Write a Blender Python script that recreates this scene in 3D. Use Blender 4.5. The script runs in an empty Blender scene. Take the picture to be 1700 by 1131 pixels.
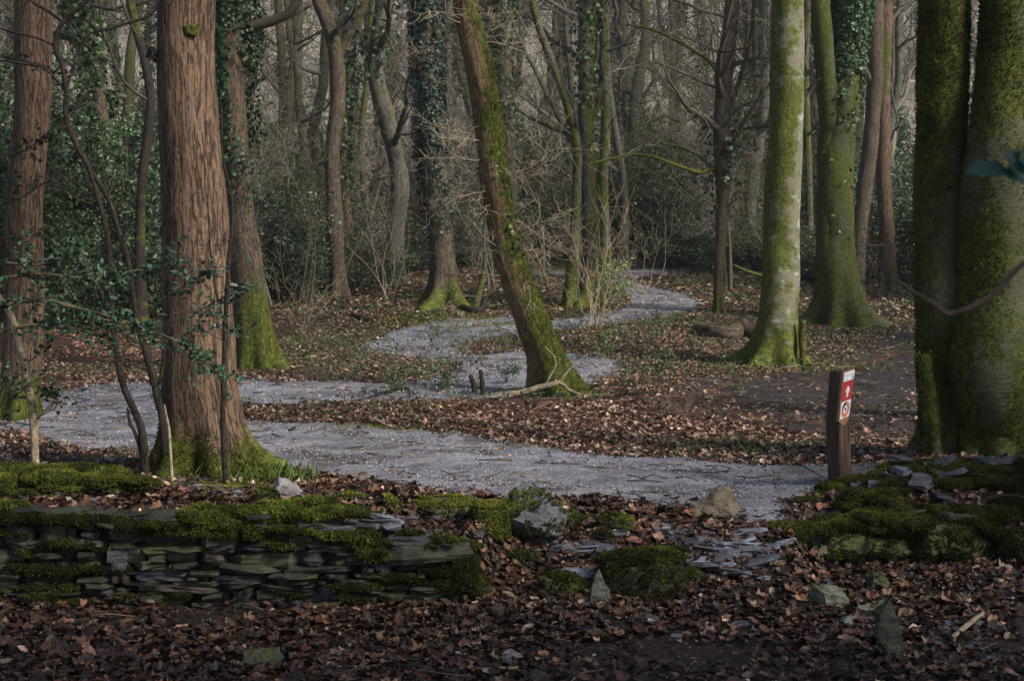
import bpy, math, random
import numpy as np
from mathutils import Vector

# ------------------------------------------------------------------ camera, world, light
SC = bpy.context.scene
COL = SC.collection
F, HY, ZC = 2361.0, 440.0, 1.75          # focal length in photo pixels, eye-level row, eye height
cam_d = bpy.data.cameras.new("camera"); cam = bpy.data.objects.new("camera", cam_d); COL.objects.link(cam)
cam.location = (0, 0, ZC); cam.rotation_euler = (math.radians(90), 0, 0)
cam_d.lens = 50; cam_d.sensor_width = 36; cam_d.shift_y = -(565.5 - HY) / 1700
cam_d.clip_end = 600; cam_d.clip_start = 0.05
cam_d.dof.use_dof = True; cam_d.dof.focus_distance = 11.5; cam_d.dof.aperture_fstop = 8
SC.camera = cam
SUN_AZ, SUN_EL = math.radians(124), math.radians(36)      # azimuth from +Y towards +X
w = bpy.data.worlds.new("World"); SC.world = w; w.use_nodes = True
nt = w.node_tree; bg = nt.nodes["Background"]
sky = nt.nodes.new("ShaderNodeTexSky"); sky.sky_type = 'NISHITA'; sky.sun_disc = False
sky.sun_elevation = SUN_EL; sky.sun_rotation = SUN_AZ; sky.air_density = 1.0; sky.dust_density = 1.0
nt.links.new(sky.outputs[0], bg.inputs[0]); bg.inputs[1].default_value = 0.09
sd_ = bpy.data.lights.new("sun", 'SUN'); sd_.energy = 4.4; sd_.angle = math.radians(14); sd_.color = (1, .91, .79)
sun = bpy.data.objects.new("sun", sd_); COL.objects.link(sun)
tosun = Vector((math.sin(SUN_AZ) * math.cos(SUN_EL), math.cos(SUN_AZ) * math.cos(SUN_EL), math.sin(SUN_EL)))
sun.rotation_euler = (-tosun).to_track_quat('-Z', 'Y').to_euler(); sun.location = (20, 0, 30)
SC.view_settings.view_transform = 'Standard'; SC.view_settings.look = 'None'
SC.view_settings.exposure = 0.38; SC.view_settings.gamma = 1; SC.view_settings.use_curve_mapping = False
SC.render.engine = 'CYCLES'
SC.cycles.max_bounces = 5; SC.cycles.diffuse_bounces = 3; SC.cycles.glossy_bounces = 2
SC.cycles.use_denoising = True

# ------------------------------------------------------------------ numeric helpers
def smooth(t): t = np.clip(t, 0, 1); return t * t * (3 - 2 * t)
def _h(ix, iy, iz, seed):
    n = (ix.astype(np.int64) * 374761393 + iy.astype(np.int64) * 668265263 + iz.astype(np.int64) * 2147483647 + seed * 1274126177) & 0xffffffff
    n = ((n ^ (n >> 13)) * 1274126177) & 0xffffffff
    n = ((n ^ (n >> 16)) * 2246822519) & 0xffffffff
    return ((n ^ (n >> 15)) & 0xffffff) / float(0xffffff)
def vnoise(x, y, z=0, seed=0):
    x = np.asarray(x, float); y = np.asarray(y, float) + 0 * x; z = np.asarray(z, float) + 0 * x
    ix, iy, iz = np.floor(x), np.floor(y), np.floor(z)
    fx, fy, fz = x - ix, y - iy, z - iz
    ux, uy, uz = [f * f * (3 - 2 * f) for f in (fx, fy, fz)]
    r = 0
    for dx in (0, 1):
        for dy in (0, 1):
            for dz in (0, 1):
                r = r + _h(ix + dx, iy + dy, iz + dz, seed) * (ux if dx else 1 - ux) * (uy if dy else 1 - uy) * (uz if dz else 1 - uz)
    return r
def fbm(x, y, z=0, seed=0, o=4):
    r = 0; a = .5; s = 0
    for k in range(o):
        r = r + a * vnoise(np.asarray(x) * 2 ** k, np.asarray(y) * 2 ** k, np.asarray(z) * 2 ** k, seed + k * 17); s += a; a *= .5
    return r / s
def cell(x, s): return x

# ------------------------------------------------------------------ terrain
_py = np.linspace(-40, 300, 6801)
_pz = np.interp(_py, [-40, 0, 9, 15, 20, 23, 26, 29, 32, 36, 40, 50, 70, 100, 150, 300], [.28, .28, .28, .29, .36, .60, .87, 1.05, 1.22, 1.55, 1.85, 3.6, 10.5, 22, 36, 60])
_k = np.hanning(31); _k /= _k.sum(); _pz = np.convolve(np.pad(_pz, 15, 'edge'), _k, 'valid')
def Hb(X, Y):
    u = np.interp(Y, _py, _pz)
    left = smooth((0.02 - X) / .3); right = smooth((X - 1.45) / .5); mid = 1 - left - right
    d0 = left * 7.36 + right * 8.33 + mid * 7.1; wd = left * .14 + right * .42 + mid * 1.7
    s = smooth((Y - d0) / wd); z = u * s
    z = z + left * smooth((-.35 - X) / .4) * .15 * s * np.exp(-(np.maximum(Y - 7.6, 0) / 1.25) ** 2)
    z = z + smooth((X - 1.75) / .6) * s * .14 * np.exp(-((Y - 9.2) / .75) ** 2) * (.75 + .25 * smooth((X - 2.2) / .5))
    z = z + smooth((X - 2.0) / .8) * s * .07 * np.exp(-((Y - 10.4) / .9) ** 2)
    z = z + .20 * np.exp(-((X + 1.5) / 1.6) ** 2 - ((Y - 25.0) / .8) ** 2)
    z = z + .10 * np.exp(-((X + 3.6) / 1.3) ** 2 - ((Y - 17.0) / 1.2) ** 2)
    return z
def H(X, Y):
    X = np.asarray(X, float); Y = np.asarray(Y, float)
    z = Hb(X, Y)
    z = z + (fbm(X * 1.3, Y * 1.3, 0, 3, 3) - .5) * .05 + (fbm(X * 7, Y * 7, 0, 5, 2) - .5) * .018
    z = z + (fbm(X * .18, Y * .18, 0, 9, 3) - .5) * 2.6 * smooth((Y - 38) / 25) + (fbm(X * .2, Y * .2, 0, 8, 2) - .5) * .5 * smooth((Y - 15) / 10) * smooth((np.abs(X) - 3.5) / 3)
    return z
def nrm(X, Y, e=.04):
    dx = (H(X + e, Y) - H(X - e, Y)) / (2 * e); dy = (H(X, Y + e) - H(X, Y - e)) / (2 * e)
    n = np.stack([-dx, -dy, np.ones_like(dx)], -1); return n / np.linalg.norm(n, axis=-1, keepdims=True)
_D = 4.5 * 1.0035 ** np.arange(1000)
def G(px, py):
    X = (px - 850) / F * _D; zr = ZC - (py - HY) / F * _D; z = H(X, _D)
    i = int(np.argmax(z >= zr)) if (z >= zr).any() else len(_D) - 1
    if i > 0:
        a, b = (zr - z)[i - 1], (z - zr)[i]; t = a / (a + b + 1e-9); D = _D[i - 1] + (_D[i] - _D[i - 1]) * t
    else: D = _D[i]
    x = (px - 850) / F * D
    return Vector((x, D, float(H(x, D))))
def P(px, py, D): return np.array([(px - 850) / F * D, D, ZC - (py - HY) / F * D])

# ------------------------------------------------------------------ mesh builder
class MB:
    def __init__(s): s.V = []; s.L = []; s.N = []; s.C = []; s.B = []; s.M = []; s.n = 0
    def add(s, v, loops, cnt, col=(1, 1, 1), bk=None, moss=None):
        v = np.asarray(v, float).reshape(-1, 3); k = len(v)
        s.V.append(v); s.L.append(np.asarray(loops, np.int64).ravel() + s.n); s.N.append(np.asarray(cnt, np.int64).ravel())
        c = np.asarray(col, float)
        s.C.append(np.broadcast_to(c, (k, 3)) if c.ndim == 1 else c)
        s.B.append(v if bk is None else bk); s.M.append(np.zeros(k) if moss is None else np.broadcast_to(moss, (k,))); s.n += k
    def build(s, name, mat, parent=None, smooth_=True):
        me = bpy.data.meshes.new(name)
        if s.n:
            V = np.concatenate(s.V); L = np.concatenate(s.L); N = np.concatenate(s.N)
            me.vertices.add(len(V)); me.vertices.foreach_set('co', V.astype(np.float32).ravel())
            me.loops.add(len(L)); me.loops.foreach_set('vertex_index', L.astype(np.int32))
            me.polygons.add(len(N)); st = np.concatenate([[0], np.cumsum(N)[:-1]])
            me.polygons.foreach_set('loop_start', st.astype(np.int32)); me.polygons.foreach_set('loop_total', N.astype(np.int32))
            me.polygons.foreach_set('use_smooth', np.full(len(N), smooth_))
            me.update(calc_edges=True)
            a = me.attributes.new('Col', 'FLOAT_COLOR', 'POINT'); c = np.ones((len(V), 4), np.float32); c[:, :3] = np.concatenate(s.C); a.data.foreach_set('color', c.ravel())
            a = me.attributes.new('bk', 'FLOAT_VECTOR', 'POINT'); a.data.foreach_set('vector', np.concatenate(s.B).astype(np.float32).ravel())
            a = me.attributes.new('moss', 'FLOAT', 'POINT'); a.data.foreach_set('value', np.concatenate(s.M).astype(np.float32))
        me.materials.append(mat)
        o = bpy.data.objects.new(name, me); COL.objects.link(o)
        if parent: o.parent = parent; o.matrix_parent_inverse = parent.matrix_world.inverted() if False else o.matrix_parent_inverse
        if parent and not parent.parent: o.location = -Vector(parent.location)
        return o
def tag(o, label=None, cat=None, group=None, kind=None):
    if label: o['label'] = label
    if cat: o['category'] = cat
    if group: o['group'] = group
    if kind: o['kind'] = kind
    return o
def thing(name, loc, label, cat, group=None):
    o = bpy.data.objects.new(name, None); COL.objects.link(o); o.location = loc; o.empty_display_size = .1
    return tag(o, label, cat, group)
def copy_tree(o, parent=None):
    c = o.copy(); COL.objects.link(c)
    if parent: c.parent = parent
    for ch in list(o.children): copy_tree(ch, c)
    return c

def unit(a): return a / (np.linalg.norm(a, axis=-1, keepdims=True) + 1e-12)
def basis(n, yaw, rng=None):
    """rotation matrices whose local z is n and local x is spun by yaw"""
    n = unit(n); ref = np.where(np.abs(n[:, 2:3]) < .9, np.array([[0, 0, 1.]]), np.array([[1., 0, 0]]))
    t = unit(np.cross(ref, n)); b = np.cross(n, t); c, s = np.cos(yaw)[:, None], np.sin(yaw)[:, None]
    return np.stack([t * c + b * s, -t * s + b * c, n], axis=2)
def scatter(mb, tv, tl, tc, pos, R, sc, col):
    N, k = len(pos), len(tv)
    if N == 0: return
    sc = np.asarray(sc, float); sc = sc[:, None, None] if sc.ndim == 1 else sc[:, None, :]
    v = np.einsum('nij,nkj->nki', R, tv[None] * sc) + pos[:, None]
    loops = (np.asarray(tl)[None] + (np.arange(N) * k)[:, None]).ravel()
    mb.add(v.reshape(-1, 3), loops, np.tile(tc, N), np.repeat(col, k, axis=0))
def spline(p, step):
    p = np.asarray(p, float); q = np.vstack([2 * p[0] - p[1], p, 2 * p[-1] - p[-2]]); out = []
    for i in range(1, len(q) - 2):
        n = max(2, int(np.linalg.norm(q[i + 1, :3] - q[i, :3]) / step)); t = np.linspace(0, 1, n, endpoint=False)[:, None]
        a, b, c, d = q[i - 1], q[i], q[i + 1], q[i + 2]
        out.append(.5 * (2 * b + (c - a) * t + (2 * a - 5 * b + 4 * c - d) * t * t + (3 * b - a - 3 * c + d) * t ** 3))
    out.append(p[-1:]); return np.vstack(out)
def frames(pts):
    t = unit(np.gradient(pts, axis=0)); n = np.zeros_like(t)
    a = np.array([1., 0, 0]) if abs(t[0, 0]) < .9 else np.array([0, 1., 0])
    v = a - t[0] * a.dot(t[0]); v /= np.linalg.norm(v); n[0] = v
    for i in range(1, len(t)):
        v = n[i - 1] - t[i] * n[i - 1].dot(t[i]); v /= np.linalg.norm(v) + 1e-12; n[i] = v
    return t, n, np.cross(t, n)
def tube(mb, pts, rad, seg, col=(1, 1, 1), moss=0., fr=None, disp=None, mossf=None):
    pts = np.asarray(pts, float); rad = np.asarray(rad, float) + np.zeros(len(pts)); m = len(pts)
    t, n, b = frames(pts)
    th = np.linspace(0, 2 * np.pi, seg, endpoint=False); c, s = np.cos(th), np.sin(th)
    R = max(float(np.mean(rad)), 1e-4); ln = np.concatenate([[0], np.cumsum(np.linalg.norm(np.diff(pts, axis=0), axis=1))])
    bk = np.stack([np.tile(c * R, (m, 1)), np.tile(s * R, (m, 1)), np.tile(ln[:, None], (1, seg))], -1)
    off = pts[0] * 3.7; rr = np.tile(rad[:, None], (1, seg))
    dirs = n[:, None] * c[None, :, None] + b[:, None] * s[None, :, None]
    if disp is not None: rr = rr + disp(bk + off, th[None] + 0 * rr, ln[:, None] + 0 * rr, rr, pts)
    v = pts[:, None] + dirs * rr[..., None]
    i = np.arange(m - 1)[:, None] * seg; j = np.arange(seg)[None]; j2 = (j + 1) % seg
    q = np.stack([i + j, i + j2, i + seg + j2, i + seg + j], -1).reshape(-1, 4)
    V = v.reshape(-1, 3)
    mo = np.full(len(V), float(moss)) if mossf is None else mossf(V, dirs.reshape(-1, 3), np.repeat(ln, seg))
    cc = np.asarray(col, float)
    mb.add(V, q.ravel(), np.full(len(q), 4), cc, (bk + off).reshape(-1, 3), mo)
    mb.L.append(np.arange(seg) + mb.n - seg); mb.N.append(np.array([seg]))
    return pts, rad, (t, n, b)

# ------------------------------------------------------------------ materials
def mk(name):
    m = bpy.data.materials.new(name); m.use_nodes = True; nt = m.node_tree; return m, nt, nt.nodes["Principled BSDF"]
def nd(nt, t, **k):
    n = nt.nodes.new(t)
    for a, v in k.items(): setattr(n, a, v)
    return n
def noise(nt, vec, scale, detail=4, rough=.6, dist=0):
    n = nd(nt, "ShaderNodeTexNoise"); n.inputs['Scale'].default_value = scale; n.inputs['Detail'].default_value = detail
    n.inputs['Roughness'].default_value = rough; n.inputs['Distortion'].default_value = dist
    if vec is not None: nt.links.new(vec, n.inputs['Vector'])
    return n.outputs[0]
def ramp(nt, fac, stops):
    r = nd(nt, "ShaderNodeValToRGB"); e = r.color_ramp.elements
    while len(e) < len(stops): e.new(.5)
    for i, (p, c) in enumerate(stops): e[i].position = p; e[i].color = (*c, 1) if len(c) == 3 else c
    nt.links.new(fac, r.inputs[0]); return r.outputs[0]
def mapr(nt, v, a, b, c=0., d=1.):
    m = nd(nt, "ShaderNodeMapRange"); nt.links.new(v, m.inputs[0])
    for i, x in enumerate((a, b, c, d)): m.inputs[i + 1].default_value = x
    return m.outputs[0]
def mix(nt, fac, a, b, mode='MIX'):
    m = nd(nt, "ShaderNodeMix", data_type='RGBA', blend_type=mode)
    for s, v in ((m.inputs[0], fac), (m.inputs[6], a), (m.inputs[7], b)):
        if hasattr(v, 'links') or hasattr(v, 'is_linked'): nt.links.new(v, s)
        elif isinstance(v, (int, float)): s.default_value = v
        else: s.default_value = (*v, 1)
    return m.outputs[2]
def math_(nt, op, a, b=None):
    m = nd(nt, "ShaderNodeMath", operation=op)
    for i, v in enumerate((a, b)):
        if v is None: continue
        if isinstance(v, (int, float)): m.inputs[i].default_value = v
        else: nt.links.new(v, m.inputs[i])
    return m.outputs[0]
def scaled(nt, vec, s):
    m = nd(nt, "ShaderNodeMapping"); m.inputs['Scale'].default_value = s; nt.links.new(vec, m.inputs[0]); return m.outputs[0]
def attr(nt, name, out='Color'):
    a = nd(nt, "ShaderNodeAttribute"); a.attribute_name = name; return a.outputs[out]
def bump(nt, bs, h, strength, dist):
    b = nd(nt, "ShaderNodeBump"); b.inputs['Strength'].default_value = strength; b.inputs['Distance'].default_value = dist
    nt.links.new(h, b.inputs['Height']); nt.links.new(b.outputs[0], bs.inputs['Normal'])
MOSS = ((.022, .026, .006), (.075, .088, .014), (.17, .18, .03))
def mat_bark(name, c0, c1, c2, st=(34, 34, 4.5), bd=.012, rough=.85, moss=MOSS, lich=0., fiss=True):
    m, nt, bs = mk(name); bk = attr(nt, 'bk', 'Vector')
    n1 = noise(nt, scaled(nt, bk, st), 1, 5, .55, .1); n2 = noise(nt, bk, 3.1, 3)
    n3 = noise(nt, bk, 90, 3); n4 = noise(nt, scaled(nt, bk, (st[0] * 2.2, st[1] * 2.2, st[2] * 9)), 1, 5, .65)
    fis = mapr(nt, math_(nt, 'ABSOLUTE', math_(nt, 'SUBTRACT', n1, .5)), .0, .05 if fiss else .001)
    base = mix(nt, mapr(nt, fis, 0, .7), c0, ramp(nt, n4, [(.25, c0), (.42, c1), (.72, c2)]))
    base = mix(nt, mapr(nt, n2, .3, .7, 0, .55), base, mix(nt, .5, base, c0))
    if lich > 0: base = mix(nt, mapr(nt, noise(nt, bk, 7, 5), .60 - lich * .1, .66 - lich * .1), base, (.34, .35, .32))
    ms = attr(nt, 'moss', 'Fac')
    nm = noise(nt, bk, 5.5, 6, .65); mm = math_(nt, 'ADD', nm, math_(nt, 'SUBTRACT', ms, .5))
    msk = mapr(nt, mm, .46, .60)
    mc = ramp(nt, noise(nt, scaled(nt, bk, (40, 40, 22)), 1, 6, .7), [(.33, moss[0]), (.5, moss[1]), (.68, moss[2])])
    c = mix(nt, msk, base, mc); nt.links.new(c, bs.inputs['Base Color'])
    bs.inputs['Roughness'].default_value = rough; bs.inputs['Specular IOR Level'].default_value = .25
    hh = math_(nt, 'ADD', math_(nt, 'ADD', math_(nt, 'MULTIPLY', fis, .8) if fiss else n1, math_(nt, 'MULTIPLY', n4, .6)), math_(nt, 'MULTIPLY', n3, .2)); bump(nt, bs, hh, 1, bd)
    return m
def mat_col(name, rough=.6, spec=.4, var=.3, sc=60, bd=0., trans=0.):
    m, nt, bs = mk(name); c = attr(nt, 'Col')
    tc = nd(nt, "ShaderNodeTexCoord").outputs['Object']; n = noise(nt, tc, sc, 4)
    v = mapr(nt, n, .3, .7, 1 - var, 1 + var); cc = nd(nt, "ShaderNodeVectorMath", operation='SCALE'); nt.links.new(c, cc.inputs[0]); nt.links.new(v, cc.inputs['Scale'])
    nt.links.new(cc.outputs[0], bs.inputs['Base Color']); bs.inputs['Roughness'].default_value = rough; bs.inputs['Specular IOR Level'].default_value = spec
    if bd: bump(nt, bs, n, 1, bd)
    if trans:
        t = nd(nt, "ShaderNodeBsdfTranslucent"); nt.links.new(cc.outputs[0], t.inputs[0]); ms = nd(nt, "ShaderNodeMixShader"); ms.inputs[0].default_value = trans
        nt.links.new(bs.outputs[0], ms.inputs[1]); nt.links.new(t.outputs[0], ms.inputs[2]); nt.links.new(ms.outputs[0], nt.nodes["Material Output"].inputs[0])
    return m
def mat_stone(name):
    m, nt, bs = mk(name); c = attr(nt, 'Col'); tc = nd(nt, "ShaderNodeTexCoord").outputs['Object']
    n1 = noise(nt, tc, 14, 7, .65); n2 = noise(nt, scaled(nt, tc, (6, 6, 60)), 1, 6, .6); n3 = noise(nt, tc, 120, 4, .7)
    v = mapr(nt, n1, .3, .72, .45, 1.6); cc = nd(nt, "ShaderNodeVectorMath", operation='SCALE'); nt.links.new(c, cc.inputs[0]); nt.links.new(v, cc.inputs['Scale'])
    ms = attr(nt, 'moss', 'Fac'); msk = mapr(nt, math_(nt, 'ADD', noise(nt, tc, 11, 6, .7), math_(nt, 'SUBTRACT', ms, .5)), .48, .62)
    mc = ramp(nt, n3, [(.35, MOSS[0]), (.5, MOSS[1]), (.7, MOSS[2])])
    sc = mix(nt, mapr(nt, n3, .58, .75, 0, .35), cc.outputs[0], (.3, .31, .27))
    nt.links.new(mix(nt, msk, sc, mc), bs.inputs['Base Color'])
    nt.links.new(mapr(nt, n1, .35, .7, .28, .7), bs.inputs['Roughness']); bs.inputs['Specular IOR Level'].default_value = .5
    bump(nt, bs, math_(nt, 'ADD', math_(nt, 'ADD', n1, n2), math_(nt, 'MULTIPLY', n3, .4)), 1, .016)
    return m
def mat_ground():
    m, nt, bs = mk("leaf_mould"); tc = nd(nt, "ShaderNodeTexCoord").outputs['Object']
    sp = nd(nt, "ShaderNodeSeparateXYZ"); nt.links.new(tc, sp.inputs[0]); Y = sp.outputs[1]
    vo = nd(nt, "ShaderNodeTexVoronoi"); vo.inputs['Scale'].default_value = 17; nt.links.new(tc, vo.inputs[0])
    leaf = ramp(nt, noise(nt, vo.outputs['Color'], 3, 2), [(.3, (.02, .012, .009)), (.45, (.07, .033, .022)), (.6, (.14, .065, .042)), (.75, (.24, .13, .09))])
    mud = ramp(nt, noise(nt, tc, 30, 8, .7), [(.3, (.012, .009, .008)), (.7, (.05, .036, .03))])
    patch = noise(nt, tc, .9, 5, .6)
    near = mix(nt, mapr(nt, patch, .35, .6), mud, leaf)
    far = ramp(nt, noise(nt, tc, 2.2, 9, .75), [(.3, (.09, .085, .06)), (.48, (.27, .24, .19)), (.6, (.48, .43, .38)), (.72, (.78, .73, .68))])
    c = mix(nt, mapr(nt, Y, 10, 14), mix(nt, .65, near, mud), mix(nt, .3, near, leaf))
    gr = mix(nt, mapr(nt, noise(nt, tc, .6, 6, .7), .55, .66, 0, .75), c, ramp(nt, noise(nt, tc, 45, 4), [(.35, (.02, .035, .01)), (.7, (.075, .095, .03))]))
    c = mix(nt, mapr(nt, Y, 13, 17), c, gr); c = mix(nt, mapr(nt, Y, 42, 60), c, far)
    nt.links.new(c, bs.inputs['Base Color']); bs.inputs['Roughness'].default_value = .75; bs.inputs['Specular IOR Level'].default_value = .3
    bump(nt, bs, math_(nt, 'ADD', noise(nt, tc, 22, 6, .7), vo.outputs['Distance']), 1, .02); return m
def mat_path(name, dark, mid, light, sc=38, rough=.6, bd=.012):
    m, nt, bs = mk(name); tc = nd(nt, "ShaderNodeTexCoord").outputs['Object']
    n1 = noise(nt, tc, sc, 8, .75); n2 = noise(nt, scaled(nt, tc, (.55, 1.3, 1)), 1.6, 5, .6); vo = nd(nt, "ShaderNodeTexVoronoi"); vo.inputs['Scale'].default_value = 75; nt.links.new(tc, vo.inputs[0])
    c = ramp(nt, n1, [(.32, dark), (.5, mid), (.68, light)])
    c = mix(nt, mapr(nt, n2, .36, .62, 0, .85), c, mix(nt, .75, c, dark)); c = mix(nt, mapr(nt, noise(nt, tc, 7, 6, .7), .5, .66, 0, .5), c, (.07, .05, .045)); sl = attr(nt, 'Col', 'Fac'); c = mix(nt, mapr(nt, sl, 0, 1, 0, .85), c, ramp(nt, n1, [(.35, tuple(x * .55 for x in dark)), (.6, (.10, .08, .075)), (.7, mid)]))
    c = mix(nt, mapr(nt, vo.outputs['Distance'], .0, .25, .35, 0), c, light)
    nt.links.new(c, bs.inputs['Base Color']); nt.links.new(mapr(nt, n2, .3, .7, rough, rough - .25), bs.inputs['Roughness'])
    bump(nt, bs, math_(nt, 'ADD', n1, math_(nt, 'MULTIPLY', vo.outputs['Distance'], .6)), 1, bd); return m
def mat_plain(name, c, rough=.5, met=0):
    m, nt, bs = mk(name); tc = nd(nt, "ShaderNodeTexCoord").outputs['Object']
    nt.links.new(mix(nt, mapr(nt, noise(nt, tc, 90, 4), .4, .75, 0, .3), c, tuple(x * .55 for x in c)), bs.inputs['Base Color'])
    bs.inputs['Roughness'].default_value = rough; bs.inputs['Metallic'].default_value = met; return m

M_RED = mat_bark("red_bark", (.03, .02, .014), (.145, .093, .062), (.28, .19, .135), (36, 36, 2.6), .012)
M_OAK = mat_bark("oak_bark", (.025, .02, .014), (.105, .08, .055), (.21, .165, .12), (36, 36, 5), .012)
M_ORANGE = mat_bark("orange_bark", (.035, .024, .013), (.17, .115, .06), (.33, .23, .13), (40, 40, 6), .012)
M_BEECH = mat_bark("beech_bark", (.08, .08, .05), (.16, .155, .10), (.28, .27, .2), (9, 9, 9), .008, .8, lich=.25, fiss=False)
M_MOSSY = mat_bark("mossy_bark", (.028, .03, .016), (.065, .07, .036), (.12, .12, .075), (12, 12, 10), .012, .85, lich=-.3, fiss=False, moss=((.014, .018, .004), (.05, .06, .011), (.115, .125, .022)))
M_DARKB = mat_bark("dark_bark", (.008, .007, .006), (.03, .024, .021), (.08, .062, .055), (40, 40, 10), .006)
M_GREY = mat_bark("grey_bark", (.04, .037, .028), (.115, .105, .08), (.22, .205, .165), (22, 22, 5), .01)
M_PALE = mat_bark("pale_bark", (.16, .12, .08), (.33, .26, .18), (.5, .42, .32), (30, 30, 10), .004)
M_TWIG = mat_col("twig_bark", .75, .3, .3, 30)
M_LEAF = mat_col("dead_leaf", .42, .5, .3, 70, 0, .12)
M_LEAFW = mat_col("wet_leaf", .45, .35, .3, 55, .002)
M_GREEN = mat_col("green_leaf", .42, .35, .25, 20, 0, .12)
M_MOSS = mat_col("moss_fronds", .8, .2, .35, 25, 0, .15)
M_STONE = mat_stone("slate")
M_GRND = mat_ground()
M_PATH = mat_path("gravel_surface", (.10, .099, .115), (.315, .31, .362), (.62, .615, .68))
M_MUD = mat_path("mud_surface", (.010, .008, .007), (.026, .019, .018), (.062, .048, .043), 26, .95, .02)
M_GRAV = mat_col("gravel_stone", .5, .5, .2, 40)

# ------------------------------------------------------------------ ground, paths
def grid_mesh(name, xs, ys, zf, mat, keep=None, colf=None):
    X, Y = np.meshgrid(xs, ys); Z = zf(X, Y); V = np.stack([X, Y, Z], -1).reshape(-1, 3)
    ny, nx = X.shape; i = np.arange(ny - 1)[:, None] * nx; j = np.arange(nx - 1)[None]
    q = np.stack([i + j, i + j + 1, i + nx + j + 1, i + nx + j], -1).reshape(-1, 4); cc = np.repeat((np.zeros(X.size) if colf is None else colf(X, Y).ravel())[:, None], 3, 1)
    if keep is not None:
        k = keep(X, Y).ravel(); q = q[k[q].all(axis=1)]; used = np.zeros(len(V), bool); used[q.ravel()] = True
        idx = np.cumsum(used) - 1; V = V[used]; cc = cc[used]; q = idx[q]
    mb = MB(); mb.add(V, q.ravel(), np.full(len(q), 4), cc); return mb.build(name, mat)
def graded(a, b, s0, near, r):
    out = [near]; s = s0
    while out[-1] < b: s *= r; out.append(out[-1] + s)
    lo = [near]; s = s0
    while lo[-1] > a: s *= r; lo.append(lo[-1] - s)
    return np.array(sorted(set(out + lo[1:])))
gx = np.concatenate([-np.arange(3, 0, -.05)[:0], np.arange(-3.6, 3.6, .03)]); 
e = [3.6]; s = .03
while e[-1] < 110: s *= 1.03; e.append(e[-1] + s)
gx = np.concatenate([-np.array(e[::-1]), np.arange(-3.57, 3.57, .03), np.array(e)])
gy = [5.0]; s = .03
while gy[-1] < 10.6: gy.append(gy[-1] + .03)
while gy[-1] < 200: s *= 1.012; gy.append(gy[-1] + s)
bk_ = [5.0]; s = .04
while bk_[-1] > -40: s *= 1.08; bk_.append(bk_[-1] - s)
gy = np.array(sorted(set(bk_[1:])) + gy)
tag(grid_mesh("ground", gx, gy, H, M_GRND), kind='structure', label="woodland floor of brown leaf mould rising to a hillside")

def densify(poly, n=4):
    p = np.array(poly, float); q = np.roll(p, -1, 0); return np.concatenate([p + (q - p) * t for t in np.linspace(0, 1, n, endpoint=False)]).reshape(n, -1, 2).transpose(1, 0, 2).reshape(-1, 2)
def world_poly(poly):
    return np.array([list(G(a, b))[:2] for a, b in densify(poly)])
def sdist(poly, X, Y):
    sh = X.shape; x = X.ravel(); y = Y.ravel(); d = np.full(x.shape, 1e9); ins = np.zeros(x.shape, bool)
    a = poly; b = np.roll(poly, -1, 0)
    for (x1, y1), (x2, y2) in zip(a, b):
        ex, ey = x2 - x1, y2 - y1; L = ex * ex + ey * ey + 1e-12; t = np.clip(((x - x1) * ex + (y - y1) * ey) / L, 0, 1)
        d = np.minimum(d, np.hypot(x - x1 - t * ex, y - y1 - t * ey))
        c = (y1 > y) != (y2 > y); xi = x1 + (y - y1) * ex / (ey if abs(ey) > 1e-12 else 1e-12); ins ^= c & (x < xi)
    return np.where(ins, d, -d).reshape(sh)
POLY_A = [(660,640),(600,636),(500,634),(390,630),(270,636),(150,640),(70,660),(25,690),(20,715),(60,735),(130,748),(240,754),(340,764),(420,772),(500,788),(620,803),(760,820),(850,832),(1000,840),(1130,850),(1200,870),(1290,885),(1320,840),(1380,800),(1480,795),(1530,788),(1530,772),(1500,773),(1370,775),(1150,765),(1000,755),(850,738),(720,718),(560,706),(440,704),(385,700),(350,688),(380,674),(400,671),(500,674),(640,668),(690,655)]
POLY_C = [(660,640),(640,668),(700,668),(800,662),(900,655),(985,640),(1030,620),(1020,600),(960,588),(900,584),(830,588),(775,592),(755,580),(790,566),(850,556),(960,546),(1060,534),(1140,519),(1168,505),(1145,490),(1085,477),(1050,466),(1082,457),(1150,456),(1150,446),(1065,446),(1078,434),(1040,431),(1000,441),(960,449),(880,445),(870,456),(960,462),(1015,471),(1034,482),(1046,496),(1034,511),(985,525),(930,533),(850,528),(780,528),(700,538),(640,556),(600,580),(640,592),(700,598),(760,606),(740,622)]
POLY_M = [(1080,655),(1180,622),(1300,622),(1390,598),(1460,562),(1530,548),(1640,540),(1800,560),(1900,620),(1900,740),(1700,742),(1530,745),(1470,738),(1390,724),(1250,706),(1130,684)]
wA, wC, wM = world_poly(POLY_A), world_poly(POLY_C), world_poly(POLY_M)
GX0, GY0, GS = -12., 6., .08
_gx, _gy = np.meshgrid(np.arange(-12, 22, GS), np.arange(6, 48, GS))
_wob = (fbm(_gx * 2.2, _gy * 2.2, 0, 31, 4) - .5)
SDP = np.maximum(sdist(wA, _gx, _gy), sdist(wC, _gx, _gy)); SDP = SDP + _wob * .42
SDM = sdist(wM, _gx, _gy) + _wob * .6
def sample(A, X, Y):
    u = np.clip((np.asarray(X) - GX0) / GS, 0, A.shape[1] - 1.001); v = np.clip((np.asarray(Y) - GY0) / GS, 0, A.shape[0] - 1.001)
    i, j = u.astype(int), v.astype(int); fu, fv = u - i, v - j
    return (A[j, i] * (1 - fu) + A[j, i + 1] * fu) * (1 - fv) + (A[j + 1, i] * (1 - fu) + A[j + 1, i + 1] * fu) * fv
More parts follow.
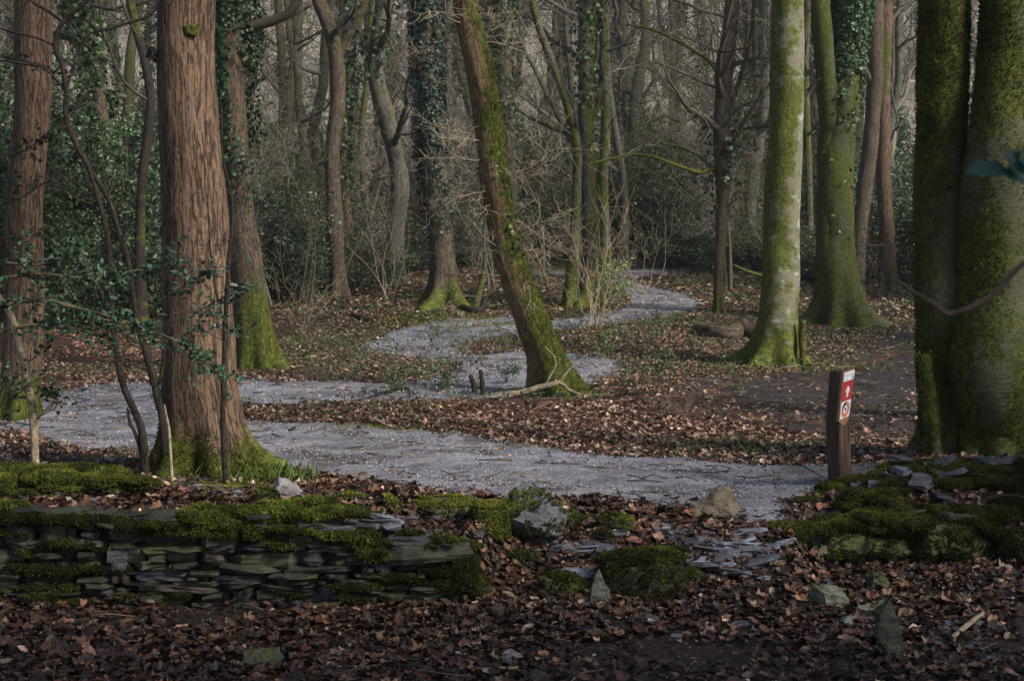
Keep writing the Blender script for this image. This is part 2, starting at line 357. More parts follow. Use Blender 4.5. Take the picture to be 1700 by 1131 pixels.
def pgrid(name, sdA, mat, x0, x1, y0, y1, lift):
    xs = np.arange(x0, x1, .045); ys = [y0]
    while ys[-1] < y1: ys.append(ys[-1] + max(.03, ys[-1] * .0032))
    def edge(X, Y): return sample(sdA, X, Y) + (fbm(X * 9, Y * 9, 0, 41, 2) - .5) * .14
    def zf(X, Y):
        return H(X, Y) - .010 + lift * smooth(edge(X, Y) / .16 + .3) + (fbm(X * 14, Y * 14, 0, 51, 2) - .5) * .014 - .02 * np.exp(-((sample(sdA, X, Y) - .55) / .12) ** 2)
    def soil(X, Y):
        e = sample(sdA, X, Y); n = fbm(X * 3, Y * 3, 0, 45, 4); rut = np.exp(-((e - .55 - .3 * (fbm(X * .6, Y * .6, 0, 46, 2) - .5)) / .12) ** 2)
        return np.clip(.9 * smooth((.22 - e) / .3 + (n - .5) * 1.8) + rut * .4 * smooth((n - .35) / .2) + .8 * smooth((n - .58) / .12), 0, 1)
    return grid_mesh(name, xs, np.array(ys), zf, mat, lambda X, Y: edge(X, Y) > -.06, soil)
tag(pgrid("path", SDP, M_PATH, -6.5, 9, 7.8, 46, .03), kind='structure', label="grey gravel trail snaking through the wood")
tag(pgrid("dirt_path", SDM, M_MUD, 2, 13.5, 10, 33, .016), kind='structure', label="dark muddy side path behind the waymarker post")

# ------------------------------------------------------------------ leaf templates
def fan(outline, zc=0.): 
    o = np.array(outline, float); n = len(o); v = np.vstack([[0, o[:, 1].mean() if False else 0, zc], o]); l = []
    for i in range(n): l += [0, 1 + i, 1 + (i + 1) % n]
    return v, np.array(l), np.full(n, 3)
def lobed(seed, n=13, curl=.5):
    r = np.random.default_rng(seed); a = np.linspace(0, 2 * np.pi, n, endpoint=False); k = np.where(np.arange(n) % 2 == 0, 1., .78) * (1 + r.normal(0, .13, n))
    x = np.cos(a) * k * .5; y = np.sin(a) * k * .42; z = curl * (x * x * r.uniform(.3, 1.5) + y * y * r.uniform(.2, 2)) + r.normal(0, .05, n)
    return fan(np.stack([x, y, z], 1))
def oval(seed, curl=.6):
    r = np.random.default_rng(seed); o = []
    for x, y in ((-.5, 0), (-.25, .2), (.05, .27), (.3, .18), (.5, 0), (.3, -.18), (.05, -.27), (-.25, -.2)):
        o.append((x, y, curl * (abs(y) * r.uniform(.3, 1) + x * x * r.uniform(-.6, 1.2)) + r.normal(0, .02)))
    return fan(o)
T_NEAR = [lobed(1), lobed(2, 15, .9), oval(3), oval(4, 1.), lobed(5, 11, .4), oval(6, .3)]
T_QUAD = (np.array([[-.5, 0, .06], [0, -.28, .10], [.5, 0, -.02], [0, .28, .12]]), np.array([0, 1, 2, 0, 2, 3]), np.array([3, 3]))
PAL = np.array([(.03, .017, .011), (.055, .027, .017), (.10, .048, .028), (.17, .085, .05), (.27, .16, .11), (.41, .30, .22), (.045, .03, .026)])
def leafcols(r, n, w):
    w = np.array(w, float); w /= w.sum(); c = PAL[r.choice(len(PAL), n, p=w)]; return np.clip(c * np.exp(r.normal(-.05, .35, (n, 1))) * r.uniform(.9, 1.1, (n, 3)), 0, 1)
def litter(name, y0, y1, dens, size, tmpls, w, mat, seed, lift=.012, tilt=.35, label='', xm=.44):
    r = np.random.default_rng(seed); n = int((y1 ** 2 - y0 ** 2) * xm * dens)
    Y = np.sqrt(r.uniform(y0 ** 2, y1 ** 2, n)); X = r.uniform(-xm, xm, n) * Y
    sp, sm = sample(SDP, X, Y), sample(SDM, X, Y)
    clump = fbm(X * 1.1, Y * 1.1, 0, 77, 3)
    p = np.where(sp > .0, .4 * np.exp(-sp * 11) + .005, 1.) * np.where(sp < .05, 1, 1) * np.where(sm > 0, .06 + .3 * np.exp(-np.maximum(sm, 0) * 3), 1) * np.where((X > 1.8) & (Y > 8.3) & (Y < 9.9), .3, 1) * smooth((clump - .34) / .2 + .45)
    p = np.where((Y < 6.55) & (X > -.1) & (X > .25 + (6.55 - Y) * -1.5), p * .4, p)
    k = r.random(n) < p; X, Y, cl = X[k], Y[k], clump[k]; n = len(X)
    N = nrm(X, Y); N = unit(N + r.normal(0, tilt, (n, 3)) * np.array([1, 1, .3])); R = basis(N, r.uniform(0, 6.28, n))
    S = size * np.minimum(np.exp(r.normal(-.08, .38, n)), 1.75); pos = np.stack([X, Y, H(X, Y) + lift * r.random(n) * 2 + .004], -1)
    C = leafcols(r, n, w); mb = MB(); ti = r.integers(0, len(tmpls), n)
    for i, (tv, tl, tc) in enumerate(tmpls):
        m = ti == i; scatter(mb, tv, tl, tc, pos[m], R[m], S[m], C[m])
    return tag(mb.build(name, mat, None, False), label, None, None, 'stuff')
litter("fallen_leaves", 5.2, 8.9, 2300, .052, T_NEAR, (5, 5, 4, 2.2, .8, .3, 2), M_LEAFW, 1, .016, .30, "wet dark brown leaves covering the ground before the wall")
def crumbs():
    r = np.random.default_rng(12); n = 60000; Y = np.sqrt(r.uniform(5.2 ** 2, 15 ** 2, n)); X = r.uniform(-.44, .44, n) * Y; k = (sample(SDP, X, Y) < .12) | (r.random(n) < .06); X, Y = X[k], Y[k]; n = len(X); mb = MB()
    scatter(mb, *T_QUAD, np.stack([X, Y, H(X, Y) + .006 + .012 * r.random(n)], -1), basis(unit(nrm(X, Y) + r.normal(0, .35, (n, 3))), r.uniform(0, 6.28, n)), .018 * np.minimum(np.exp(r.normal(0, .45, n)), 2.5), leafcols(r, n, (3, 4, 4, 3, 1.5, 1, 2))); tag(mb.build("leaf_crumbs", M_LEAFW, None, False), "broken leaf bits and bark crumbs in the mud", None, None, 'stuff')
crumbs()
litter("fallen_leaves", 8.9, 15, 1250, .046, [T_QUAD, oval(8), lobed(9, 7)], (1, 2, 3.2, 4, 4.4, 3.2, .4), M_LEAF, 2, .014, .4, "russet leaf litter between the loops of the trail")
litter("fallen_leaves", 15, 26, 680, .051, [T_QUAD], (1, 1.5, 2.5, 4, 5, 4.2, .3), M_LEAF, 3, .015, .4, "reddish leaf litter around the leaning trunk and the bend")
litter("fallen_leaves", 26, 46, 150, .10, [T_QUAD], (1, 2, 3, 4, 4, 4, 0), M_LEAF, 4, .02, .4, "faded leaf litter on the slope among the farther trunks")

# green leaves and gravel
OCT = (np.array([[.5, .1, 0], [0, .42, .05], [-.5, -.05, 0], [.05, -.4, 0], [0.05, 0, .3], [0, 0, -.3]]), np.array([0, 1, 4, 1, 2, 4, 2, 3, 4, 3, 0, 4, 1, 0, 5, 2, 1, 5, 3, 2, 5, 0, 3, 5]), np.full(8, 3))
def gravel():
    r = np.random.default_rng(5); mb = MB()
    for y0, y1, dens, s in ((8., 14, 1100, .013), (14, 28, 160, .03), (28, 44, 20, .06)):
        n = int((y1 ** 2 - y0 ** 2) * .44 * dens); Y = np.sqrt(r.uniform(y0 ** 2, y1 ** 2, n)); X = r.uniform(-.44, .44, n) * Y
        sp = sample(SDP, X, Y); k = (sp > -.12) & (r.random(n) < .35 + .65 * vnoise(X * 2, Y * 2, 0, 4)); X, Y = X[k], Y[k]; n = len(X)
        S = s * np.minimum(np.exp(r.normal(0, .45, n)), 2.2); C = np.array([.24, .24, .27]) * np.exp(r.normal(0, .35, (n, 1)))
        scatter(mb, *OCT, np.stack([X, Y, H(X, Y) + .018], -1), basis(unit(r.normal(0, .25, (n, 3)) + [0, 0, 1]), r.uniform(0, 6.28, n)), S, np.clip(C, 0, .38))
    tag(mb.build("gravel", M_GRAV, None, False), "loose grey stone chippings scattered on the trail", None, None, 'stuff')
gravel()

# ------------------------------------------------------------------ moss
def tuft_template(seed, n=5):
    r = np.random.default_rng(seed); v = []; l = []
    for i in range(n):
        a = r.uniform(0, 6.28); t = r.uniform(.3, 1.0); d = np.array([math.cos(a) * t, math.sin(a) * t, 1.]); d /= np.linalg.norm(d)
        sd = np.array([-math.sin(a), math.cos(a), 0]) * .22; L = r.uniform(.7, 1.2)
        v += [-sd, sd, d * L * .6 + sd * .8, d * L]; b = 4 * i; l += [b, b + 1, b + 2, b, b + 2, b + 3]
    return np.array(v), np.array(l), np.full(2 * n, 3)
TUFT = [tuft_template(i) for i in range(3)]
def tufts(mb, pos, n, size, r, bright=1.):
    N = len(pos); v = fbm(pos[:, 0] * 9, pos[:, 1] * 9, pos[:, 2] * 9, 61, 3)[:, None]
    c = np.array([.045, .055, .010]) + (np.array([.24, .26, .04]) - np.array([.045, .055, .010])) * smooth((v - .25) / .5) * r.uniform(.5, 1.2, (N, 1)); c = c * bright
    R = basis(unit(n + r.normal(0, .35, (N, 3))), r.uniform(0, 6.28, N)); S = size * r.uniform(.6, 1.4, N); ti = r.integers(0, 3, N)
    for i in range(3): m = ti == i; scatter(mb, *TUFT[i], pos[m], R[m], S[m], c[m])
def cushion(mb, c, rad, seed, dens=14000, size=.013, bright=1.):
    """lumpy moss cushion: displaced ellipsoid, covered in fronds"""
    r = np.random.default_rng(seed); c = np.asarray(c, float); rad = np.asarray(rad, float); nu, nv = 28, 14
    u = np.linspace(0, 2 * np.pi, nu, endpoint=False); v = np.linspace(.05, np.pi - .05, nv)
    U, Vv = np.meshgrid(u, v); d = np.stack([np.cos(U) * np.sin(Vv), np.sin(U) * np.sin(Vv), np.cos(Vv)], -1)
    def surf(d):
        w = c + d * rad; k = .65 + .7 * fbm(w[..., 0] * 13, w[..., 1] * 13, w[..., 2] * 13, seed % 97, 3); return c + d * rad * k[..., None]
    X = surf(d).reshape(-1, 3); i = np.arange(nv - 1)[:, None] * nu; j = np.arange(nu)[None]; j2 = (j + 1) % nu
    q = np.stack([i + j, i + nu + j, i + nu + j2, i + j2], -1).reshape(-1, 4)
    mb.add(X, q.ravel(), np.full(len(q), 4), np.array([.03, .042, .010]) * bright)
    A = 4 * np.pi * ((rad[0] * rad[1]) ** 1.6 / 3 + (rad[0] * rad[2]) ** 1.6 / 3 + (rad[1] * rad[2]) ** 1.6 / 3) ** (1 / 1.6)
    n = int(A * dens); dd = unit(r.normal(0, 1, (n, 3)))
    dd = dd[dd[:, 2] > -.6]; pos = surf(dd); tufts(mb, pos, unit(dd / rad), size, r, bright)

# ------------------------------------------------------------------ stones
def slab(mb, c, l, wd, h, yaw, tilt, r, col, moss=0., k=11, rough=1.):
    a = np.linspace(0, 2 * np.pi, k, endpoint=False) + r.uniform(-.12, .12, k) + r.uniform(0, 1)
    ca, sa = np.cos(a), np.sin(a); p = 9.; q = (np.abs(ca) ** p + np.abs(sa) ** p) ** (-1 / p)
    ox, oy = ca * q * l / 2 * r.uniform(.88, 1.06, k), sa * q * wd / 2 * r.uniform(.85, 1.08, k)
    rings = []; nz = 4
    for t in np.linspace(0, 1, nz):
        j = r.uniform(.93, 1.03) if 0 < t < 1 else .94; jit = r.normal(0, .012 * rough, (k, 2)) * min(l, .3) * 2
        rings.append(np.stack([ox * j + jit[:, 0], oy * j + jit[:, 1], (t - .5) * h + r.normal(0, h * .06, k) + ox * 0], -1))
    V = np.concatenate(rings + [np.array([[0, 0, -h / 2], [0, 0, h / 2 + h * .05]])]); L = []; N = []
    for i in range(nz - 1):
        for j in range(k): j2 = (j + 1) % k; L += [i * k + j, i * k + j2, (i + 1) * k + j2, (i + 1) * k + j]; N.append(4)
    for j in range(k): j2 = (j + 1) % k; L += [nz * k, j2, j, nz * k + 1, (nz - 1) * k + j, (nz - 1) * k + j2]; N += [3, 3]
    cy, sy = math.cos(yaw), math.sin(yaw); tx, ty = tilt
    Rz = np.array([[cy, -sy, 0], [sy, cy, 0], [0, 0, 1]]); Rx = np.array([[1, 0, 0], [0, math.cos(tx), -math.sin(tx)], [0, math.sin(tx), math.cos(tx)]]); Ry = np.array([[math.cos(ty), 0, math.sin(ty)], [0, 1, 0], [-math.sin(ty), 0, math.cos(ty)]])
    V = V @ (Ry @ Rx @ Rz).T + np.asarray(c, float); mb.add(V, L, N, np.asarray(col), None, moss); return V
import bmesh
def rock_mesh(r, size, seed, sub=2, npt=14, pts=None):
    bm = bmesh.new(); s = np.asarray(size, float) / 2
    P_ = unit(r.normal(0, 1, (npt, 3))) * r.uniform(.82, 1.12, (npt, 1)) if pts is None else np.array(pts, float)
    if pts is None: P_ = np.sign(P_) * np.abs(P_) ** .75
    for p in P_: bm.verts.new(p * s)
    g = bmesh.ops.convex_hull(bm, input=bm.verts[:]); bmesh.ops.delete(bm, geom=list({v for v in g['geom_interior'] + g['geom_unused'] if isinstance(v, bmesh.types.BMVert)}), context='VERTS')
    bmesh.ops.triangulate(bm, faces=bm.faces[:])
    mx = max(max(size) * .09, .018)
    for _ in range(4):
        ed = [e for e in bm.edges if e.calc_length() > mx]
        if not ed: break
        bmesh.ops.subdivide_edges(bm, edges=ed, cuts=1); bmesh.ops.triangulate(bm, faces=bm.faces[:])
    bm.normal_update(); bm.verts.ensure_lookup_table()
    V = np.array([v.co[:] for v in bm.verts]); N = np.array([v.normal[:] for v in bm.verts]); Fc = np.array([[v.index for v in f.verts] for f in bm.faces]); bm.free()
    m = max(size); V = V + N * ((fbm(V[:, 0] / m * 6 + seed, V[:, 1] / m * 6, V[:, 2] / m * 14, seed, 4) - .5) * m * .12)[:, None] + N * ((fbm(V[:, 0] * 60, V[:, 1] * 60, V[:, 2] * 90, seed, 2) - .5) * .008)[:, None]
    return V, Fc
def rot3(x, y, z):
    cx, sx, cy, sy, cz, sz = math.cos(x), math.sin(x), math.cos(y), math.sin(y), math.cos(z), math.sin(z)
    return np.array([[cz, -sz, 0], [sz, cz, 0], [0, 0, 1]]) @ np.array([[cy, 0, sy], [0, 1, 0], [-sy, 0, cy]]) @ np.array([[1, 0, 0], [0, cx, -sx], [0, sx, cx]])
SLATE = (.12, .125, .145); OLIVE = (.058, .062, .038); TAN = (.14, .115, .075); WETS = (.17, .18, .22)
STONES = []
def rock(name, label, pos, size, rot=(0, 0, 0), col=SLATE, moss=0., tuft=0., seed=1, group=None, sink=.25, pts=None, cat='stone', mossside=None, bright=1., z=None, flat=True):
    r = np.random.default_rng(seed); V, Fc = rock_mesh(r, size, seed, pts=pts); V = V @ rot3(*rot).T
    p = np.array(pos, float); lo = V[:, 2].min(); hgt = V[:, 2].max() - lo
    if z is None: p[2] = p[2] - lo - sink * hgt
    else: p[2] = z
    V = V + p; mb = MB(); n = len(V)
    # upward-facing moss weight
    fn = np.cross(V[Fc[:, 1]] - V[Fc[:, 0]], V[Fc[:, 2]] - V[Fc[:, 0]]); fa = np.linalg.norm(fn, axis=1) / 2; fn = unit(fn)
    vn = np.zeros_like(V); 
    for k in range(3): np.add.at(vn, Fc[:, k], fn)
    vn = unit(vn); mo = moss + .25 * (vn[:, 2] - .3) if moss > 0 else np.zeros(n)
    mb.add(V, Fc.ravel(), np.full(len(Fc), 3), np.asarray(col), None, mo)
    t = thing(name, p, label, cat, group) if tuft > 0 else None
    if t:
        mb.build("rock_body", M_STONE, t, not flat); r2 = np.random.default_rng(seed + 9); dens = 11000
        w_ = fa * np.clip(fn[:, 2] + .35 if mossside is None else fn @ np.array(mossside) + .3, 0, 1); w_ = w_ / w_.sum()
        cnt = int(fa.sum() * dens * tuft); fi = r2.choice(len(Fc), cnt, p=w_); a, b = r2.random(cnt), r2.random(cnt); sw = a + b > 1; a[sw], b[sw] = 1 - a[sw], 1 - b[sw]
        q = V[Fc[fi, 0]] * (1 - a - b)[:, None] + V[Fc[fi, 1]] * a[:, None] + V[Fc[fi, 2]] * b[:, None]
        keep = fbm(q[:, 0] * 12, q[:, 1] * 12, q[:, 2] * 12, seed, 3) > (.62 - .35 * tuft); q, nn = q[keep], fn[fi][keep]
        m2 = MB(); h_ = fbm(q[:, 0] * 20, q[:, 1] * 20, q[:, 2] * 20, 3, 2)[:, None]; tufts(m2, q + nn * .012 * h_, nn, .014, r2, bright); m2.build("moss", M_MOSS, t)
        return t
    o = mb.build(name, M_STONE, None, not flat)
    return tag(o, label, cat, group)

# left dry stone wall ------------------------------------------------
def left_wall():
    t = thing("dry_stone_wall", (-2.0, 7.35, 0), "long low dry stone slate wall with mossy top on the left", "wall")
    r = np.random.default_rng(11); mb = MB(); z = -.06
    def topz(x): px = 850 + x / 7.3 * F; return np.interp(px, [-800, 560, 600, 640, 780, 800], [.47, .465, .455, .33, .31, .2])
    while z < .46:
        h = float(np.clip(r.lognormal(-3.5, .42), .014, .07)); x = -5.2 + r.uniform(0, .2)
        while x < -.17:
            l = float(np.clip(r.lognormal(-1.8, .55), .05, .45)); xc = x + l / 2
            hh = h * r.uniform(.85, 1.12); zz = z + h / 2 + .012 * math.sin(xc * 3.1 + z * 9) 
            if zz + hh / 2 < topz(xc) + .01 and x + l < -.10:
                g = r.random(); col = np.array(OLIVE) * r.uniform(.35, 1.3) * r.uniform(.88, 1.12, 3) if g < .7 else np.array((.06, .05, .04)) * r.uniform(.5, 1.6) if g < .88 else np.array(SLATE) * r.uniform(.4, .9)
                endf = max(0, xc + .35) * .3
                slab(mb, (xc, 7.43 + r.normal(0, .022) + endf, zz), l * 1.0, .28, hh, r.normal(0, .07), (r.normal(0, .035), r.normal(0, .035)), r, col, .25 + .25 * r.random(), 12, 1.5)
                if r.random() < .3: # split layer
                    slab(mb, (xc + r.normal(0, .02), 7.40 + r.normal(0, .01) + endf, zz), l * .7, .27, hh * .5, 0, (0, r.normal(0, .05)), r, col * .8, .2)
            x += l * r.uniform(.93, 1.0)
        z += h * 1.02
    mb.build("stonework", M_STONE, t, False)
    # cap stones with their own look
    def cap(px, py, D, l, wd, h, yaw, tilt, col, moss, seed):
        m = MB(); q = P(px, py, D); slab(m, q, l, wd, h, yaw, tilt, np.random.default_rng(seed), np.array(col), moss, 13); return m.build("capstone", M_STONE, t, False)
    cap(710, 915, 7.42, .44, .34, .085, .05, (-.05, -.06), OLIVE, .3, 1)
    cap(540, 872, 7.42, .36, .32, .03, -.03, (.0, .0), SLATE, .25, 2)
    cap(520, 850, 7.44, .42, .30, .03, .04, (.02, .0), OLIVE, .4, 3)
    # moss
    mm = MB(); s = [100]
    def run(px0, py0, px1, py1, D, n, rad, br=1., j=.01, dens=14000):
        for i in range(n):
            tt = (i + .5) / n + r.uniform(-.3, .3) / n; s[0] += 1
            p = P(px0 + (px1 - px0) * tt, py0 + (py1 - py0) * tt, D) + r.normal(0, j, 3); k = r.uniform(.7, 1.3); p[2] = max(p[2], float(H(p[0], p[1])) + .01)
            cushion(mm, p, np.array(rad) * k * [1.3, .85, .72], s[0], dens, .012, br * .9)
    run(-60, 800, 240, 800, 8.25, 20, (.10, .11, .045), .9, .03); run(-60, 818, 260, 822, 7.9, 9, (.06, .07, .02), .7, .04)
    run(-30, 786, 170, 782, 8.55, 8, (.13, .1, .045), .85)
    run(-30, 840, 35, 838, 7.5, 4, (.08, .07, .03), .9)
    run(435, 853, 588, 852, 7.32, 9, (.055, .06, .032), 1.35)
    run(440, 840, 580, 838, 7.45, 7, (.06, .08, .025), 1.25)
    run(300, 846, 430, 850, 7.36, 6, (.06, .07, .03), 1.05)
    run(300, 862, 420, 880, 7.29, 8, (.045, .04, .035), .85)
    run(330, 890, 420, 888, 7.27, 4, (.035, .03, .04), .8)
    run(455, 872, 520, 884, 7.28, 4, (.05, .035, .02), 1.1)
    run(545, 884, 595, 896, 7.28, 4, (.045, .035, .03), 1.1)
    run(590, 905, 635, 930, 7.28, 5, (.04, .03, .035), 1.1)
    run(620, 918, 640, 922, 7.27, 2, (.03, .03, .02), .9)
    run(725, 895, 785, 905, 7.42, 6, (.05, .07, .022), .8)
    run(775, 925, 800, 990, 7.40, 7, (.04, .09, .05), .55)
    run(765, 940, 780, 975, 7.30, 4, (.04, .04, .05), .5)
    run(40, 1000, 160, 1012, 7.25, 7, (.06, .05, .035), .4)
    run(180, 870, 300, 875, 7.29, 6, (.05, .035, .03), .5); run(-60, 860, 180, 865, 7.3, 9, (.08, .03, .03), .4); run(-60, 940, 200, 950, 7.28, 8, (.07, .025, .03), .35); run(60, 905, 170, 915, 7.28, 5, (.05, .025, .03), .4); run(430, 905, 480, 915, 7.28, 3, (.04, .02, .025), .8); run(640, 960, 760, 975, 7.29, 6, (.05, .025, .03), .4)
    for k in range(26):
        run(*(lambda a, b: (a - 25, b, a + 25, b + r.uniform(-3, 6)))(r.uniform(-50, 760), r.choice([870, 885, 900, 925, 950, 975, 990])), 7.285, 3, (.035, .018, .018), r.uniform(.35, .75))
    mm.build("moss", M_MOSS, t)
left_wall()

def lump(mb, px, py, D, size, rot, seed, col, moss):
    r = np.random.default_rng(seed); V, Fc = rock_mesh(r, size, seed, npt=20); V = V @ rot3(*rot).T + P(px, py, D); mb.add(V, Fc.ravel(), np.full(len(Fc), 3), np.array(col), None, moss)
    fn = unit(np.cross(V[Fc[:, 1]] - V[Fc[:, 0]], V[Fc[:, 2]] - V[Fc[:, 0]])); return V, Fc, fn
def right_wall():
    t = thing("ruined_wall", (2.5, 8.4, .1), "tumbled mossy bank of wall stones beside the waymarker post", "wall")
    r = np.random.default_rng(21); mb = MB()
    def blk(px, py, D, l, wd, h, yaw=0, tilt=(0, 0), col=OLIVE, moss=.35, k=11, m=None): slab(m or mb, P(px, py, D), l, wd, h, yaw, tilt, r, np.array(col) * r.uniform(.8, 1.2), moss, k)
    LP = []
    for k, (px, py, D, sz, c, mo) in enumerate(((1345, 925, 8.25, (.26, .28, .16), (.10, .10, .06), .35), (1410, 915, 8.3, (.36, .32, .22), (.045, .05, .028), .6), (1480, 918, 8.32, (.28, .3, .2), (.04, .045, .025), .6), (1555, 905, 8.35, (.40, .34, .28), (.03, .034, .02), .6), (1600, 915, 8.4, (.24, .3, .26), (.03, .034, .02), .55), (1500, 880, 8.45, (.4, .3, .16), (.04, .045, .025), .6), (1300, 915, 8.4, (.2, .22, .1), (.09, .09, .06), .35), (1660, 880, 8.7, (.35, .3, .24), (.03, .03, .02), .6), (1385, 845, 8.85, (.32, .25, .14), (.05, .055, .03), .5), (1450, 820, 9.0, (.3, .25, .14), (.05, .055, .03), .5), (1570, 815, 9.1, (.5, .3, .16), (.05, .055, .03), .55), (1670, 820, 9.1, (.4, .3, .16), (.05, .055, .03), .55), (1800, 840, 9.1, (.7, .5, .3), (.05, .055, .03), .55), (1830, 910, 8.6, (.6, .4, .3), (.05, .055, .03), .55))):
        LP.append((lump(mb, px, py, D, sz, (r.normal(0, .15), r.normal(0, .15), r.uniform(0, 3)), 700 + k, c, mo), mo))
    blk(1375, 882, 8.45, .42, .35, .05, .1, (.02, -.1), SLATE, .3); blk(1300, 905, 8.5, .2, .25, .06, .3, (0, -.2), SLATE, .3)
    blk(1530, 860, 8.6, .5, .3, .06, 0, (.05, .04), SLATE, .35); blk(1440, 870, 8.55, .3, .3, .07, .1, (0, 0), OLIVE, .35)
    blk(1620, 850, 8.75, .5, .35, .08, 0, (.05, .02), OLIVE, .4); blk(1350, 850, 8.9, .3, .2, .06, .6, (0, -.25), SLATE, .3)
    blk(1495, 800, 9.0, .10, .2, .16, .1, (.05, .1), WETS, .1); blk(1512, 808, 8.95, .07, .14, .16, .3, (.1, -.2), WETS, .1)
    blk(1560, 806, 9.0, .17, .14, .03, .4, (.75, .1), WETS, .05, 7); blk(1535, 790, 9.1, .3, .25, .1, 0, (0, 0), OLIVE, .5)
    for i in range(26): blk(r.uniform(1410, 1500), r.uniform(800, 850), 8.85 + r.uniform(-.1, .2), r.uniform(.04, .12), .08, r.uniform(.01, .03), r.uniform(0, 3), (r.normal(.2, .3), r.normal(0, .3)), SLATE if i % 2 else WETS, .1, 8)
    for i in range(15):
        px_, D_ = r.uniform(1390, 1700), r.uniform(8.6, 9.4); x_ = (px_ - 850) / F * D_; slab(mb, (x_, D_, float(H(x_, D_)) + r.uniform(.02, .06)), r.uniform(.08, .22), r.uniform(.06, .15), r.uniform(.012, .035), r.uniform(0, 3), (r.normal(0, .2), r.normal(0, .2)), r, np.array(SLATE) * r.uniform(.35, .8), .38, 9, 2)
    for i in range(40):
        px = r.uniform(1500, 1900); blk(px, r.uniform(850, 930), 8.55 + r.uniform(0, .15) + (px - 1600) * .0008, r.uniform(.12, .3), .25, r.uniform(.03, .08), 0, (r.normal(0, .05), r.normal(0, .06)), (.05, .055, .035), .45, 10)
    mb.build("stonework", M_STONE, t, False)
    mm = MB(); s = [400]; r2 = np.random.default_rng(5)
    for (V, Fc, fn), mo in LP:
        if mo < .5: continue
        ar = np.linalg.norm(np.cross(V[Fc[:, 1]] - V[Fc[:, 0]], V[Fc[:, 2]] - V[Fc[:, 0]]), axis=1) / 2; w_ = ar * (fn[:, 1] < .4); cnt = int(w_.sum() * 9000); fi = r2.choice(len(Fc), cnt, p=w_ / w_.sum()); q = V[Fc[fi]].mean(1) + r2.normal(0, .006, (cnt, 3)); k = fbm(q[:, 0] * 14, q[:, 1] * 14, q[:, 2] * 14, 8, 3) > .42; tufts(mm, q[k], fn[fi][k], .012, r2, .38)
    def run(pts, D, n, rad, br=1., j=.012):
        pts = np.array(pts, float); ts = np.linspace(0, len(pts) - 1, n)
        for q in ts:
            x = np.interp(q, np.arange(len(pts)), pts[:, 0]) + r.uniform(-6, 6); y = np.interp(q, np.arange(len(pts)), pts[:, 1]); d = np.interp(q, [0, len(pts) - 1], D if isinstance(D, tuple) else (D, D)); s[0] += 1
            p = P(x, y, d) + r.normal(0, j, 3); p[2] = max(p[2], float(H(p[0], p[1])) + .015); cushion(mm, p, np.array(rad) * r.uniform(.6, 1.3) * [1.25, .95, .62], s[0], 14000, .012, br * .8)
    run([(1285, 905), (1310, 892), (1350, 880), (1400, 878)], 8.3, 12, (.06, .07, .045), .8)
    run([(1400, 880), (1420, 868), (1440, 880)], 8.3, 7, (.07, .07, .05), 1.0)
    run([(1425, 860), (1460, 862), (1500, 872), (1550, 880), (1590, 888)], 8.3, 16, (.06, .07, .05), .9)
    run([(1440, 852), (1500, 858), (1560, 868)], 8.45, 9, (.06, .09, .04), .9)
    run([(1465, 838), (1500, 842), (1560, 850), (1620, 852), (1670, 858)], 8.55, 17, (.07, .08, .045), .75)
    run([(1560, 868), (1620, 872), (1660, 885)], 8.45, 8, (.07, .07, .05), .45)
    run([(1325, 862), (1345, 842), (1370, 818), (1400, 805), (1460, 800), (1475, 803)], (8.75, 9.15), 16, (.055, .06, .04), 1.0)
    run([(1480, 790), (1520, 786), (1580, 784), (1640, 785), (1690, 800)], 9.25, 18, (.08, .10, .04), .85)
    run([(1530, 805), (1580, 808), (1660, 812)], 9.05, 9, (.08, .08, .03), .5)
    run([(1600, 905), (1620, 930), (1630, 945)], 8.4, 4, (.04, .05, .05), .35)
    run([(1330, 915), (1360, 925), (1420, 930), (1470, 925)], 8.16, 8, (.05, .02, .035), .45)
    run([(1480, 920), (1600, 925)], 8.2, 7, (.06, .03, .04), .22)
    run([(1400, 822), (1450, 815), (1520, 818)], 9.0, 10, (.08, .09, .035), .6); run([(1480, 835), (1560, 838), (1700, 835)], 8.8, 16, (.08, .1, .04), .5); run([(1420, 850), (1500, 845)], 8.7, 7, (.07, .08, .035), .6)
    run([(1530, 800), (1580, 796), (1640, 800), (1700, 806)], 9.1, 14, (.10, .10, .03), .6); run([(1500, 822), (1580, 826), (1690, 824)], 8.9, 12, (.07, .08, .025), .45); run([(1650, 850), (1680, 880), (1700, 900)], 8.6, 7, (.08, .08, .05), .4); run([(1330, 880), (1380, 862), (1420, 845)], (8.45, 8.7), 8, (.06, .07, .03), .7)
    run([(1690, 800), (1800, 805), (1900, 810)], 9.2, 8, (.1, .1, .05), .6); run([(1700, 870), (1800, 880), (1900, 880)], 8.6, 8, (.1, .1, .07), .5)
    mm.build("moss", M_MOSS, t)
right_wall()

